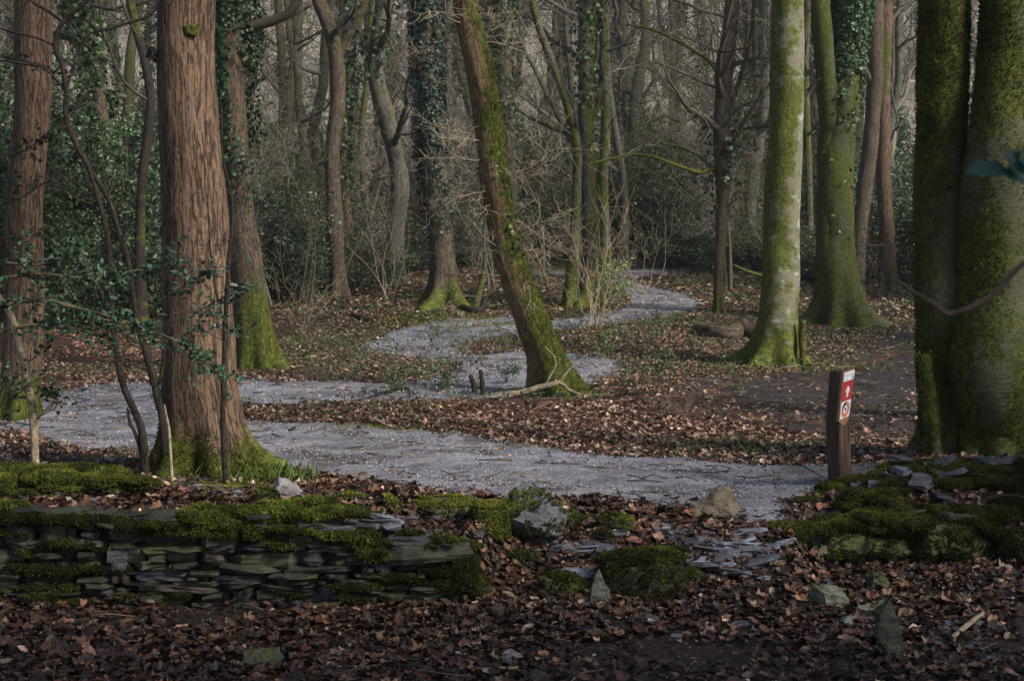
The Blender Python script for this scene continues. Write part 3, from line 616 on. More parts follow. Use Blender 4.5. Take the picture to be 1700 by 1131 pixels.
# loose rocks ---------------------------------------------------------
def g3(px, py): return list(G(px, py))
rock("pale_slab", "pale smooth triangular slab on top of the left wall beside the big trunk", g3(487, 836), (.24, .16, .13), (.1, .2, .1), (.27, .25, .26), 0, 0, 31, sink=.15, pts=[(-1, -.8, -1), (-1, .8, -.9), (-.7, -.5, .6), (-.8, .4, 1), (.1, -.6, .5), (.2, .5, .4), (1, -.6, -.9), (.9, .5, -1), (-.3, .2, .9)], cat='stone')
rock("mossy_rock", "round moss-covered rock left of the pale triangular slab", g3(442, 838), (.15, .14, .14), (0, 0, .3), OLIVE, .6, 1., 32)
rock("mossy_rock", "brown rock half under bright moss above the wet slabs", g3(640, 850), (.20, .16, .12), (0, 0, .2), (.10, .075, .05), .3, .9, 33, bright=1.1)
rock("stone_slab", "long flat brown slab with mossy far edge behind the wet slates", g3(735, 860), (.46, .28, .12), (.03, .0, .02), (.12, .11, .075), .3, .5, 34, pts=[(-1, -1, -1), (-1, 1, -1), (-.95, -.8, .4), (-.9, .9, .9), (.2, -1, .7), (.3, 1, .9), (1, -.7, .3), (1, .8, .5), (1, -1, -1), (1, 1, -1)])
rock("mossy_rock", "cube-shaped rock wholly coated in moss at the wall's end", g3(813, 890), (.18, .16, .19), (0, 0, .3), OLIVE, .7, 1.2, 35, pts=[(-1, -1, -1), (-1, 1, -1), (-1, -.9, .8), (-.9, 1, 1), (1, -1, .7), (1, 1, .9), (1, -1, -1), (1, 1, -1)], sink=.1)
rock("leaning_slab", "large grey slab leaning on edge with moss over its left half", g3(890, 898), (.36, .18, .25), (-.5, .28, .1), (.13, .13, .15), .3, .55, 36, pts=[(-1, -1, -.7), (-1, 1, -.9), (-.8, -.8, .9), (-.7, 1, 1), (.1, -1, .9), (.9, -.9, .3), (1, .8, .2), (.8, -1, -1), (.7, 1, -1), (.2, 1, .9)], sink=.12, mossside=(-.7, -.3, .7))
rock("mossy_rock", "upright mossy rock right of the large leaning slab", g3(1022, 884), (.24, .18, .15), (0, .15, -.1), (.11, .10, .06), .5, .9, 37, bright=1.15)
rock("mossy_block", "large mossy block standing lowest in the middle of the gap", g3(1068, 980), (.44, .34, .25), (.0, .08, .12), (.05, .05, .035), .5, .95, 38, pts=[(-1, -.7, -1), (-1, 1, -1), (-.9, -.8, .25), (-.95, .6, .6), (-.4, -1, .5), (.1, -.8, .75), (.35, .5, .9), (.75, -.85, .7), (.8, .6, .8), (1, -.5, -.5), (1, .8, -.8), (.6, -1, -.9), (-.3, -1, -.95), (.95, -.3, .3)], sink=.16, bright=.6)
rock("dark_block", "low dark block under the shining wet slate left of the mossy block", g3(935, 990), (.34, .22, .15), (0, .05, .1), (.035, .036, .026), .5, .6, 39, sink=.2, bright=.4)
rock("pointed_stone", "small pointed grey stone standing against the mossy block", g3(993, 1005), (.13, .08, .20), (.1, 0, .2), (.12, .12, .10), .25, 0, 40, sink=.1, pts=[(-.8, -.8, -1), (-.7, .8, -1), (0, 0, 1), (-.2, .4, .8), (.8, -.9, -1), (1, .8, -.8), (.9, -.4, -.1), (-.6, -.5, .1)])
rock("boulder", "tan pointed boulder with a flat tail on the near edge of the trail", g3(1183, 858), (.33, .18, .19), (0, 0, .05), TAN, .12, 0, 41, sink=.08, pts=[(-1, -.5, -.85), (-1, .3, -.9), (-.95, -.2, -.6), (-.3, -.6, -.3), (.1, -.4, .55), (.25, -.1, 1), (.35, .3, 1), (.6, .1, .8), (.95, .2, .0), (1, -.2, -.5), (.6, -.9, -1), (.6, 1, -1), (-.3, .7, -.4), (.5, -.7, -.1), (-.3, -.9, -1)], cat="boulder")
rock("pale_rock", "pale greenish rock with mossy top below the tumbled bank", g3(1376, 1010), (.26, .2, .17), (.2, .1, .4), (.19, .19, .14), .25, .25, 42, bright=.6)
rock("dark_rock", "rounded dark green rock tucked under the right-hand bank", g3(1458, 985), (.17, .14, .17), (0, 0, 0), (.07, .08, .045), .5, 0, 43, sink=.15)
rock("standing_slab", "dark green pointed slab standing upright among wet leaves", g3(1474, 1100), (.14, .09, .30), (-.25, .12, .3), (.045, .052, .034), .45, 0, 44, sink=.1, pts=[(-.8, -.8, .5), (-.6, .6, .6), (.1, -.3, 1), (.1, .5, 1), (.8, -.6, .1), (.9, .6, 0), (-.9, -.5, -.1), (-.6, .5, -.3), (.3, -.6, -1), (.5, .5, -1), (.9, -.4, -.5)])
rock("grey_stone", "small grey-green angular stone near the standing slab's top", g3(1437, 1022), (.13, .1, .07), (.3, .1, .5), (.14, .145, .11), .1, 0, 45)
rock("grey_stone", "pale triangular flake tilted beside the dark standing slab", g3(1411, 1045), (.11, .09, .08), (.7, .1, .5), (.17, .17, .14), .1, 0, 46)
rock("flat_stone", "flat grey slab beneath the pale broken stick", g3(1610, 1050), (.28, .16, .05), (.1, .05, -.2), (.13, .13, .14), 0, 0, 47)
rock("bluish_stone", "small smooth bluish stone at the foot of the right bank", g3(1680, 958), (.14, .1, .05), (.2, 0, .3), (.19, .20, .24), 0, 0, 48)
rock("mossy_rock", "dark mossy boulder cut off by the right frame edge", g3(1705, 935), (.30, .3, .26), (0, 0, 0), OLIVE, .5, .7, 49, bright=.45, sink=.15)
rock("mossy_rock", "greenish slab sunk in leaves before the left wall", g3(437, 1108), (.20, .15, .10), (.5, .1, .2), (.07, .08, .055), .35, 0, 50)
rock("flat_stone", "flat slate flake in the leaves before the wall's middle", g3(602, 1098), (.15, .1, .04), (.3, .1, .3), (.12, .12, .12), 0, 0, 51)
rock("flat_stone", "pale flat slate at the bottom centre of the leaf litter", g3(848, 1100), (.12, .1, .05), (.4, -.1, .6), (.2, .2, .22), 0, 0, 52)
rock("flat_stone", "thin elongated slate in the leaves at lower middle", g3(945, 1097), (.13, .07, .04), (.2, .1, -.1), (.15, .15, .14), 0, 0, 53)
rock("flat_stone", "low greenish slab lying at the foot of the left wall", g3(140, 1043), (.18, .12, .05), (.3, 0, .1), (.09, .095, .07), .2, 0, 54)
rock("flat_stone", "broad wet grey slate topping the low dark block", g3(955, 965), (.24, .14, .035), (.12, .05, .1), (.24, .25, .30), 0, 0, 55, z=P(957, 948, 7.66)[2])
rock("flat_stone", "small whitish stone in the leaves below the right bank", g3(1300, 1048), (.09, .06, .03), (.2, 0, 0), (.2, .2, .21), 0, 0, 56)
rock("dark_stone", "small dark stone poking from the leaves before the wall", g3(1075, 1040), (.16, .1, .06), (.2, 0, .3), (.08, .07, .07), 0, 0, 57)

for k, (px, py, sz, lab) in enumerate(((585, 838, .13, "small mossy lump at the top of the wet slates"), (690, 848, .12, "little mossy stone on the far side of the long brown slab"), (845, 850, .15, "mossy stone behind the leaning slab's left corner"), (775, 868, .13, "mossy stone between the brown slab and the mossy cube"), (960, 872, .16, "mossy rubble between leaning slab and upright mossy rock"), (1000, 905, .14, "mossy lump above the loose slate stack"), (870, 935, .15, "dark mossy stone below the leaning slab"), (1120, 930, .16, "low mossy stone at the mossy block's upper right"), (1150, 965, .15, "flat mossy stone trailing right of the mossy block"))):
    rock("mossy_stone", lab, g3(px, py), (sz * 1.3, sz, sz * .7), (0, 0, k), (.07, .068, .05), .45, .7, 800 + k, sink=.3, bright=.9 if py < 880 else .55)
# slate fragments --------------------------------------------------------
def frags():
    r = np.random.default_rng(61)
    spec = []
    for (px0, px1, py0, py1, n, l0, l1, grp, lab) in (
        (1120, 1290, 905, 955, 26, .08, .30, "flat slates paving the gap", "flat grey slate lying in the muddy gap beside the right bank"),
        (905, 1030, 882, 930, 16, .08, .24, "stacked slates in the middle of the gap", "thin dark slate in the loose stack between the mossy rocks"),
        (590, 790, 850, 895, 22, .07, .20, "wet slates on the low end of the wall", "wet shiny slate lying on the low end of the left wall"),
        (230, 440, 785, 835, 30, .05, .14, "slates scattered on the wall top", "small slate flake strewn on the leafy top of the left wall"),
        (1060, 1290, 868, 905, 9, .08, .2, "slates in the leaves by the tan boulder", "thin slate lying in russet leaves below the tan boulder"),
        (1110, 1330, 965, 1080, 14, .05, .13, "slates in the lower mud", "small slate half sunk in the dark leaves below the gap"),
        (1350, 1690, 960, 1110, 20, .05, .12, "slates below the right bank", "small slate flake among the wet leaves below the right bank")):
        for i in range(n):
            px, py = r.uniform(px0, px1), r.uniform(py0, py1); q = G(px, py); l = r.uniform(l0, l1)
            mb = MB(); dk = 'stack' in lab or 'lower' in lab
            col = (np.array(SLATE) * r.uniform(.6, 1.3)) if dk or r.random() < .5 else np.array(WETS) * r.uniform(.7, 1.4)
            slab(mb, (q.x, q.y, q.z + .012 + (.02 * r.random() if dk else 0)), l, l * r.uniform(.5, .8), r.uniform(.012, .03), r.uniform(-.4, .4) + (0 if l > .15 else r.uniform(0, 3)), (r.normal(.0, .13), r.normal(0, .12)), r, col, .05, 9, 2)
            for V in mb.V: V -= np.array(q)
            o = mb.build("slate", M_STONE, None, False); o.location = q; tag(o, lab, "slate", grp)
    q = G(400, 815); 
    for px, py, l, wd, lab in ((137, 842, .2, .12, "broad bluish slate on the left wall top below the moss"), (1230, 892, .33, .07, "long narrow pale slate lying in leaves under the boulder"), (1095, 884, .17, .1, "broad lilac-grey slate left of the long narrow one"), (1240, 945, .38, .1, "long dark slate slanting across the muddy gap"), (1190, 925, .5, .22, "widest flat slate in the gap just right of the mossy block"), (905, 905, .2, .07, "narrow slate propped below the leaning slab")):
        q = G(px, py); mb = MB(); slab(mb, (0, 0, .02), l, wd, .03, .02, (.05, -.1 if l < .38 or wd > .2 else -.25), r, np.array(WETS) * (1.1 if wd < .11 or px < 200 else .8) * (.5 if px == 1240 else 1), 0, 11, 2)
        o = mb.build("slate", M_STONE, None, False); o.location = q; tag(o, lab, "slate")
frags()

# ------------------------------------------------------------------ trees
IVY = (np.array([[0, .5, .02], [-.28, .18, .06], [-.5, -.1, -.02], [-.15, -.25, .05], [0, -.5, -.06], [.15, -.25, .05], [.5, -.1, -.02], [.28, .18, .06]]), np.array([0, 1, 7, 1, 2, 3, 1, 3, 7, 3, 4, 5, 3, 5, 7, 5, 6, 7]), np.full(6, 3))
HOLLY = (np.array([[0, -.5, 0], [-.29, -.2, .1], [-.22, 0, .05], [-.31, .2, .1], [0, .5, -.08], [.31, .2, .1], [.22, 0, .05], [.29, -.2, .1], [0, 0, -.04]]), np.array([8, 0, 1, 8, 1, 2, 8, 2, 3, 8, 3, 4, 8, 4, 5, 8, 5, 6, 8, 6, 7, 8, 7, 0]), np.full(8, 3))
def greens(r, n, base, var=.45):
    return np.clip(np.array(base) * np.exp(r.normal(0, var, (n, 1))) * r.uniform(.85, 1.15, (n, 3)), 0, 1)
def ivy_on(path, rad, z0, z1, dens, size, seed, parent, base=(.028, .055, .022), thick=.05, name="ivy", fade=.8):
    r = np.random.default_rng(seed); t, n, b = frames(path); seglen = np.linalg.norm(np.diff(path, axis=0), axis=1)
    ok = (path[:-1, 2] > z0) & (path[:-1, 2] < z1)
    if not ok.any(): return
    w_ = seglen * rad[:-1] * ok; N = int(w_.sum() * 6.28 * dens); i = r.choice(len(w_), N, p=w_ / w_.sum()); f = r.random(N)[:, None]
    th = r.uniform(0, 6.28, N); d = n[i] * np.cos(th)[:, None] + b[i] * np.sin(th)[:, None]; c = path[i] * (1 - f) + path[i + 1] * f
    zz = (c[:, 2] - z0) / (z1 - z0); k = r.random(N) < np.clip(zz / fade if fade > 0 else 1, 0, 1) * smooth((vnoise(th * 1.2, c[:, 2] * 1.7, 0, seed) - .2) / .35) * (1 if fade > 0 else 1)
    c, d = c[k], d[k]; N = len(c); 
    pos = c + d * (rad[i][k][:, None] + r.uniform(.0, thick, (N, 1)))
    nn = unit(d + r.normal(0, .35, (N, 3)) + np.array([0, 0, .25])); R = basis(nn, r.normal(0, .5, N) + 0)
    mb = MB(); scatter(mb, *IVY, pos, R, size * r.uniform(.6, 1.3, N), greens(r, N, base)); return mb.build(name, M_GREEN, parent, False)

def limb(mb, p, d, L, rad, depth, r, up=.06, gn=.22, kids=5, col=(.1, .08, .06), moss=0., mn=.004, kscale=.55, seg=None):
    n = max(4, int(L / max(.12, L / 9))); st = L / n; pts = [np.array(p, float)]; ds = []; d = unit(np.array(d, float))
    for i in range(n):
        d = unit(d + r.normal(0, gn, 3) + np.array([0, 0, up])); pts.append(pts[-1] + d * st); ds.append(d)
    pts = np.array(pts); rr = np.maximum(rad * np.linspace(1, .3, n + 1) ** 1.1, mn * .5)
    sg = seg or (8 if rad > .05 else 5 if rad > .018 else 3); tube(mb, pts, rr, sg, col, moss)
    if depth > 0:
        for k in range(kids):
            t = r.uniform(.25, 1.0); i = min(n - 1, int(t * n)); a = unit(np.cross(ds[i], r.normal(0, 1, 3))); nd_ = unit(ds[i] * r.uniform(.3, 1) + a * r.uniform(.6, 1.1))
            limb(mb, pts[i], nd_, L * kscale * r.uniform(.6, 1.2), max(mn, rr[i] * r.uniform(.35, .65)), depth - 1, r, up, gn * 1.1, kids, col, moss, mn, kscale)

def mossfun(kind, base_z, r0):
    """kind -> moss weight from height above base, facing direction and noise"""
    def f(V, dn, ln):
        h = V[:, 2] - base_z; nz = fbm(V[:, 0] * 3, V[:, 1] * 3, V[:, 2] * 1.2, r0, 3)
        if kind == 'foot': return np.clip(.85 - h * .95, .08, 1) + (nz - .5) * .5
        if kind == 'low': return np.clip(.85 - h * .30, .1, 1) + (nz - .5) * .5
        if kind == 'full': return .62 + (nz - .5) * .5 + .1 * (dn[:, 0] < -.3)
        if kind == 'most': return .58 + (nz - .5) * .8 + .12 * dn[:, 0] * -1 + np.clip(.3 - h * .3, 0, .3)
        if kind == 'side': return .44 + .35 * dn[:, 0] + (nz - .5) * .7 + np.clip(.35 - h * .25, 0, .35)
        if kind == 'twin': return .64 + (nz - .5) * 1.1 + .10 * np.sin(V[:, 2] * 2.1 + r0) - np.clip(.22 - h * .7, 0, .2)
        if kind == 'thin': return .34 + (nz - .5) * .8 + np.clip(.3 - h * .4, 0, .3)
        return np.clip(.3 - h * .4, 0, .3) + (nz - .5) * .3
    return f
def disp_f(amp, freq, flare, fh, lobes, ph, ridge, zb):
    def f(bk, th, ln, rr, pts):
        z = (pts[:, 2] - zb)[:, None]; x, y, l = bk[..., 0], bk[..., 1], bk[..., 2]
        n = fbm(x * freq[0], y * freq[0], l * freq[1], 7, 4)
        d = (1 - np.abs(2 * n - 1) * 2.2) * amp if ridge else (n - .5) * 2 * amp
        d = d + (fbm(x * 3, y * 3, l * 1.2, 13, 2) - .5) * rr * .32
        fl = np.exp(-np.clip(z, 0, 9) / fh) * flare
        lb = .45 + .55 * np.cos(th * lobes + ph) + .3 * np.cos(th * (lobes - 2) + ph * 2)
        return d + rr * fl * lb + rr * .0
    return f
TREES = {}
def px_tree(name, label, cols, D, mat, moss='foot', seg=40, step=.04, ridge=True, amp=.006, freq=(30, 4), flare=.6, fh=.18, lobes=5, top=None, crown=8, cseed=1, group=None, base=None, crown_col=(.075, .066, .052), twin=None, dz=None, crown_mat=None, cz=None, cl=2.4, depth=2, kids=6, cup=.08, fuzz=0, parent=None, cat='tree'):
    """cols: trunk centre line [(px, py, width px)...] from the ground up"""
    pts = [np.append(P(a, b, D), wd / 2 / F * D) for a, b, wd in cols]
    zb = float(H(pts[0][0], D)); pts[0][2] = min(pts[0][2], zb) - .12
    p = np.array(pts); r = np.random.default_rng(cseed)
    p[1:, 1] += r.normal(0, .04, len(p) - 1) * (np.arange(1, len(p)) > 0)
    # carry the trunk on above the frame
    top = top or p[-1, 2] + 4; d = unit(p[-1, :3] - p[-2, :3]); q = p[-1].copy()
    while crown and q[2] < top:
        d = unit(d * [.7, .7, 1] + np.append(r.normal(0, .05, 2), .3)); q = q.copy(); q[:3] += d * 1.2; q[3] *= .86; p = np.vstack([p, q])
    s = spline(p, step); s[:, 3] = np.maximum(s[:, 3], .012)
    t = parent or thing(name, (p[0, 0], D, zb), label, cat, group)
    mb = MB(); tube(mb, s[:, :3], s[:, 3], seg, (1, 1, 1), 0, disp=disp_f(amp, freq, flare, fh, lobes, r.uniform(0, 6), ridge, zb), mossf=mossfun(moss, zb, cseed))
    mb.build("trunk", mat, t)
    if fuzz:
        V = mb.V[0]; c = s[:, :3].repeat(seg, axis=0); dn = unit((V - c) * [1, 1, .0] + 1e-6); mo = mb.M[0]; rr = np.random.default_rng(cseed + 3)
        vis = (V[:, 2] < 4.2) & (V[:, 2] > zb - .05) & (dn[:, 1] < .35); w_ = np.clip(mo - .42, 0, .3) * vis
        if w_.sum() > 0:
            i = rr.choice(len(V), fuzz, p=w_ / w_.sum()); q = V[i] + rr.normal(0, step * .6, (fuzz, 3)) * (1 - np.abs(dn[i]) * .8); m2 = MB()
            tufts(m2, q, unit(dn[i] + [0, 0, -.5]), .011, rr, .8); m2.build("moss", M_MOSS, t)
    if crown:
        m2 = MB(); cz0 = cz or p[-1, 2] * .62
        idx = np.where(s[:, 2] > cz0)[0]
        for k in range(crown):
            i = int(idx[min(len(idx) - 1, int(len(idx) * (k + r.random()) / crown))]); a = r.uniform(0, 6.28)
            limb(m2, s[i, :3], (math.cos(a), math.sin(a), r.uniform(.2, .8)), cl * r.uniform(.6, 1.2), max(.012, s[i, 3] * r.uniform(.25, .5)), depth, r, cup, .2, kids, crown_col, .35, .006)
        m2.build("crown", crown_mat or M_TWIG, t)
    TREES[name + str(cseed)] = s
    return t, s
def px_branch(parent, cols, D, mat, name="branch", seg=7, col=(.1, .08, .06), moss=.5, twigs=0, seed=1, tl=.5, tr=.3, depth=1):
    r = np.random.default_rng(seed); p = np.array([np.append(P(a, b, D + (c[3] if len(c) > 3 else 0)), c[2] / 2 / F * D) for c in cols for a, b in [c[:2]]])
    s = spline(p, .05); s[:, :3] += (fbm(s[:, 0] * 5, s[:, 2] * 5, 0, seed, 2) - .5)[:, None] * .02; mb = MB(); tube(mb, s[:, :3], s[:, 3], seg, col, moss)
    for k in range(twigs):
        i = r.integers(len(s) // 6, len(s)); d = unit(np.gradient(s[:, :3], axis=0)[i]); a = unit(np.cross(d, r.normal(0, 1, 3)))
        limb(mb, s[i, :3], unit(d * .6 + a), tl * r.uniform(.4, 1.2), max(.003, s[i, 3] * tr), depth, r, .03, .25, 3, col, moss, .003)
    mb.build(name, mat, parent); return s

# the big red-barked trunk
t1, s1 = px_tree("redbark_tree", "big straight trunk with ridged reddish bark and mossy foot behind the left wall", [(347, 782, 138), (340, 720, 128), (332, 600, 118), (326, 450, 108), (322, 330, 104), (312, 180, 100), (305, 0, 95), (302, -120, 92)], 9.9, M_RED, 'foot', 200, .016, True, .005, (24, 3), .9, .17, 7, 9, 5, 101, crown_col=(.07, .05, .04), cz=5, cl=2.5, fuzz=9000)
px_branch(t1, [(262, 90, 9, -.1), (250, 80, 8), (244, 95, 6)], 9.9, M_RED, seg=7, moss=.2)
for (a, b, sz, mo, sd) in ((318, 50, (.12, .06, .10), .62, 8), (262, 92, (.08, .12, .10), .1, 4), (300, 250, (.035, .03, .04), 0, 5), (285, 120, (.04, .03, .035), 0, 6)):
    mbu = MB(); lump(mbu, a, b, 9.9 - (.19 if a > 270 else .03), sz, (0, 0, 0), sd, (1, 1, 1), mo); mbu.build("knot", M_RED, t1)
# neighbour to its right
t2, s2 = px_tree("oak_tree", "ivy-topped oak with thick green moss skirt right of the big red trunk", [(424, 618, 66), (420, 560, 58), (412, 470, 52), (400, 370, 47), (392, 260, 43), (385, 120, 43), (384, 0, 54)], 19, M_OAK, 'low', 70, .04, True, .010, (18, 3), .8, .25, 6, 10, 8, 102, cz=4.2, cl=2.8, fuzz=0)
ivy_on(s2[:, :3], s2[:, 3], 2.4, 7.5, 2200, .06, 3, t2, thick=.26, fade=.3, base=(.02, .045, .018))
t3, s3 = px_tree("redbark_tree", "red-barked trunk at the far left edge behind holly leaves", [(32, 660, 62), (38, 500, 62), (44, 350, 60), (52, 180, 58), (57, 0, 56)], 13.5, M_RED, 'foot', 90, .03, True, .008, (22, 2.4), .4, .16, 6, 9, 6, 103, cz=4.5)
t4, s4 = px_tree("forked_tree", "slim trunk with brown bark forking just under the frame top", [(566, 500, 34), (560, 440, 26), (554, 340, 27), (552, 250, 24), (560, 170, 25), (558, 90, 26), (545, 40, 24), (522, -20, 22)], 29, M_OAK, 'none', 40, .06, True, .008, (14, 3), .5, .25, 5, 14, 8, 104, cz=4.8, cl=2.6)
px_branch(t4, [(560, 95, 18), (575, 65, 13), (600, 20, 11), (615, -30, 9), (650, -90, 7)], 29, M_OAK, twigs=8, seed=4, tl=1.2)
t5, s5 = px_tree("curved_tree", "sinuous grey-brown trunk bending right then left of the ivy column", [(652, 462, 40), (655, 390, 30), (664, 310, 30), (655, 250, 28), (640, 190, 28), (626, 130, 27), (628, 70, 28), (640, -10, 26)], 33, M_GREY, 'thin', 36, .07, True, .010, (12, 3), .6, .3, 5, 14, 12, 105, cz=4.0, cl=2.6)
ivy_on(s5[:, :3], s5[:, 3], 5.8, 9.0, 260, .12, 31, t5, thick=.3, fade=.3)
t6, s6 = px_tree("ivy_tree", "tall straight trunk cloaked in dark ivy with mossy spreading foot", [(733, 528, 56), (736, 480, 44), (734, 410, 40), (726, 330, 38), (716, 240, 36), (710, 120, 36), (708, 0, 36)], 25.6, M_OAK, 'foot', 60, .05, True, .010, (16, 3), 2.0, .26, 5, 12, 6, 106, cz=6.5)
ivy_on(s6[:, :3], s6[:, 3], 2.2, 8.5, 2600, .07, 32, t6, thick=.16, base=(.022, .045, .030), fade=.35)
t7, s7 = px_tree("leaning_tree", "leaning mossy trunk tilting left in front of the trail bend", [(930, 660, 88), (908, 600, 62), (882, 530, 54), (858, 460, 51), (836, 390, 49), (822, 300, 45), (812, 210, 45), (798, 120, 46), (778, 30, 44), (766, -60, 40)], 16, M_ORANGE, 'side', 90, .03, True, .008, (24, 4), .6, .25, 5, 9, 6, 107, cz=4.5, fuzz=9000)
ivy_on(s7[:, :3], s7[:, 3], 1.9, 3.6, 60, .07, 33, t7, base=(.05, .11, .02), thick=.05, fade=0)
px_branch(t7, [(783, 640, 4, -.4), (800, 660, 7, -.4), (850, 650, 9, -.3), (905, 640, 9, -.3), (925, 634, 9, -.3), (945, 652, 7, -.3), (975, 656, 6, -.2)], 16, M_PALE, "fallen_branch") if False else None
# epicormic shoots on the leaning trunk
def shoots():
    r = np.random.default_rng(71); mb = MB(); idx = np.where((s7[:, 2] > 1.5) & (s7[:, 2] < 4.6))[0]
    for k in range(70):
        i = r.choice(idx); a = r.uniform(0, 6.28); sx = -1 if r.random() < .6 else 1
        d = np.array([sx * r.uniform(.3, 1), r.uniform(-.7, .4), r.uniform(-.5, .5)]); c = np.array([.34, .28, .20]) * r.uniform(.5, 1.2)
        limb(mb, s7[i, :3] + unit(d) * s7[i, 3] * .8, d, r.uniform(.3, 1.0), r.uniform(.004, .009), 2, r, .02, .26, 4, c, 0, .0035, .55)
    mb.build("side_shoots", M_TWIG, t7)
shoots()
t8, s8 = px_tree("slender_tree", "thin mossy stem just left of the straight mossy trunk past the bend", [(945, 505, 26), (950, 450, 22), (955, 380, 19), (958, 300, 16), (957, 240, 15), (940, 170, 13), (915, 100, 12), (890, 30, 12), (880, -40, 11)], 27.2, M_GREY, 'most', 30, .06, False, .008, (10, 3), .5, .25, 4, 12, 10, 108, cz=3.3, cl=1.7)
px_branch(t8, [(957, 245, 12), (925, 190, 9), (890, 120, 7), (860, 60, 6), (845, 10, 5)], 27.2, M_GREY, twigs=10, seed=5, tl=1.)
px_branch(t8, [(956, 330, 7), (935, 350, 6), (905, 345, 5), (885, 335, 4)], 27.2, M_DARKB, twigs=4, seed=6, tl=.5)
px_branch(t8, [(955, 220, 8), (925, 215, 7), (890, 200, 5), (855, 180, 4)], 27.2, M_DARKB, twigs=5, seed=61, tl=.6)
t9, s9 = px_tree("mossy_tree", "straight mossy trunk standing inside the trail's far bend", [(975, 505, 42), (982, 470, 34), (982, 400, 27), (976, 300, 25), (972, 200, 26), (974, 100, 27), (975, 0, 28)], 27.6, M_GREY, 'side', 44, .06, True, .008, (14, 3), 1.4, .3, 5, 13, 11, 109, cz=3.8, cl=2.2)
px_branch(t9, [(978, 210, 12), (995, 160, 9), (1000, 80, 8), (1003, 0, 7), (1010, -80, 6)], 27.6, M_GREY, twigs=8, seed=7, tl=1.)
ivy_on(s9[:, :3], s9[:, 3], 4.2, 8.2, 240, .1, 34, t9, thick=.3, fade=.3, base=(.04, .085, .03))
t9b, s9b = px_tree("mossy_tree", "smaller mossy trunk directly behind the straight one in the far bend", [(1004, 470, 26), (1005, 400, 18), (1002, 300, 17), (1005, 180, 16), (1000, 60, 16), (1002, -40, 15)], 34, M_GREY, 'most', 24, .08, False, .008, (10, 3), .8, .3, 5, 13, 8, 119, cz=5)
t10, s10 = px_tree("branching_tree", "dark slender tree throwing mossy arching limbs right of the trail", [(1196, 528, 16), (1193, 480, 14), (1196, 420, 17), (1200, 350, 20), (1200, 280, 24), (1198, 200, 26), (1205, 110, 26), (1214, 30, 24), (1222, -50, 22)], 26, M_OAK, 'thin', 36, .06, True, .007, (16, 3), .9, .15, 5, 12, 15, 110, cz=3.3, cl=2.3)
for i, c in enumerate([[(1190, 278, 7), (1160, 285, 7, -.2), (1125, 275, 6, -.4), (1090, 262, 5, -.6), (1055, 256, 5, -.7), (1020, 262, 4, -.8), (975, 272, 3, -.9)],
        [(1200, 225, 6), (1225, 215, 6, -.1), (1250, 212, 5, -.3), (1290, 208, 4, -.5)], [(1198, 130, 7), (1175, 100, 7), (1130, 70, 6), (1080, 48, 5), (1040, 40, 4)],
        [(1205, 190, 9), (1222, 150, 8), (1240, 90, 7), (1250, 30, 6), (1252, -40, 5)], [(1196, 300, 6), (1165, 262, 5), (1130, 245, 4), (1095, 236, 3)], [(1200, 150, 6), (1150, 128, 5), (1110, 110, 4), (1075, 100, 3)],
        [(1202, 200, 5), (1235, 175, 4), (1270, 160, 3)], [(1200, 262, 5), (1230, 260, 4), (1262, 245, 3)], [(1198, 330, 5), (1180, 350, 4), (1150, 330, 3), (1115, 300, 2)], [(1204, 390, 4), (1215, 330, 3), (1235, 320, 2), (1240, 360, 2)]]):
    px_branch(t10, c, 26, M_GREY, seed=20 + i, moss=.75 if i < 5 else .3, twigs=9, tl=.9)
ivy_on(s10[:, :3], s10[:, 3], 2.6, 4.6, 260, .1, 35, t10, thick=.35, fade=.4)
t11, s11 = px_tree("beech_tree", "pale grey-green beech left of the ivy-clad mossy fork", [(1282, 612, 78), (1288, 560, 68), (1293, 480, 64), (1297, 390, 60), (1301, 280, 57), (1306, 150, 54), (1308, 0, 52), (1309, -100, 50)], 19.7, M_BEECH, 'most', 80, .04, False, .010, (6, 4), 1.1, .2, 5, 11, 6, 111, cz=5.5, fuzz=0)
px_branch(t11, [(1262, 458, 6, -.3), (1245, 452, 5, -.4), (1230, 446, 4, -.5), (1215, 440, 3, -.5)], 19.7, M_GREY, moss=.9, seed=41)
px_branch(t11, [(1338, 160, 3), (1350, 140, 3), (1362, 128, 2)], 19.7, M_DARKB, seed=42, name="branch", moss=.1)
t12, s12 = px_tree("forked_mossy_tree", "stout mossy trunk forking into a slim and an ivy-clad stem", [(1392, 535, 80), (1390, 490, 70), (1388, 400, 62), (1386, 300, 60), (1392, 230, 56), (1402, 170, 50), (1408, 90, 54), (1416, 0, 56), (1420, -80, 52)], 25, M_MOSSY, 'full', 70, .05, False, .012, (6, 4), 1.1, .32, 6, 13, 7, 112, cz=6.5)
px_tree("stem", "", [(1376, 330, 30), (1376, 260, 36), (1378, 200, 37), (1370, 120, 34), (1362, 40, 33), (1358, -60, 30)], 24.9, M_MOSSY, 'full', 40, .06, False, .010, (6, 4), 0, .25, 6, 12, 5, 113, cz=6.5, parent=t12)
ivy_on(s12[:, :3], s12[:, 3], 3.9, 9.0, 2200, .07, 36, t12, thick=.10, base=(.035, .075, .03), fade=.6)
ivy_on(s12[:, :3], s12[:, 3], 1.6, 4.2, 22, .09, 37, t12, thick=.06, base=(.07, .13, .03), fade=0)
t13, s13 = px_tree("twin_trunk_tree", "massive moss-coated twin trunks rising from one foot at right", [(1572, 765, 108), (1572, 700, 90), (1566, 600, 80), (1563, 500, 84), (1564, 380, 86), (1565, 250, 86), (1565, 120, 84), (1564, 0, 84), (1562, -120, 82)], 10.35, M_MOSSY, 'twin', 120, .025, False, .008, (10, 6), .35, .14, 5, 8, 5, 114, cz=5.5, fuzz=14000)
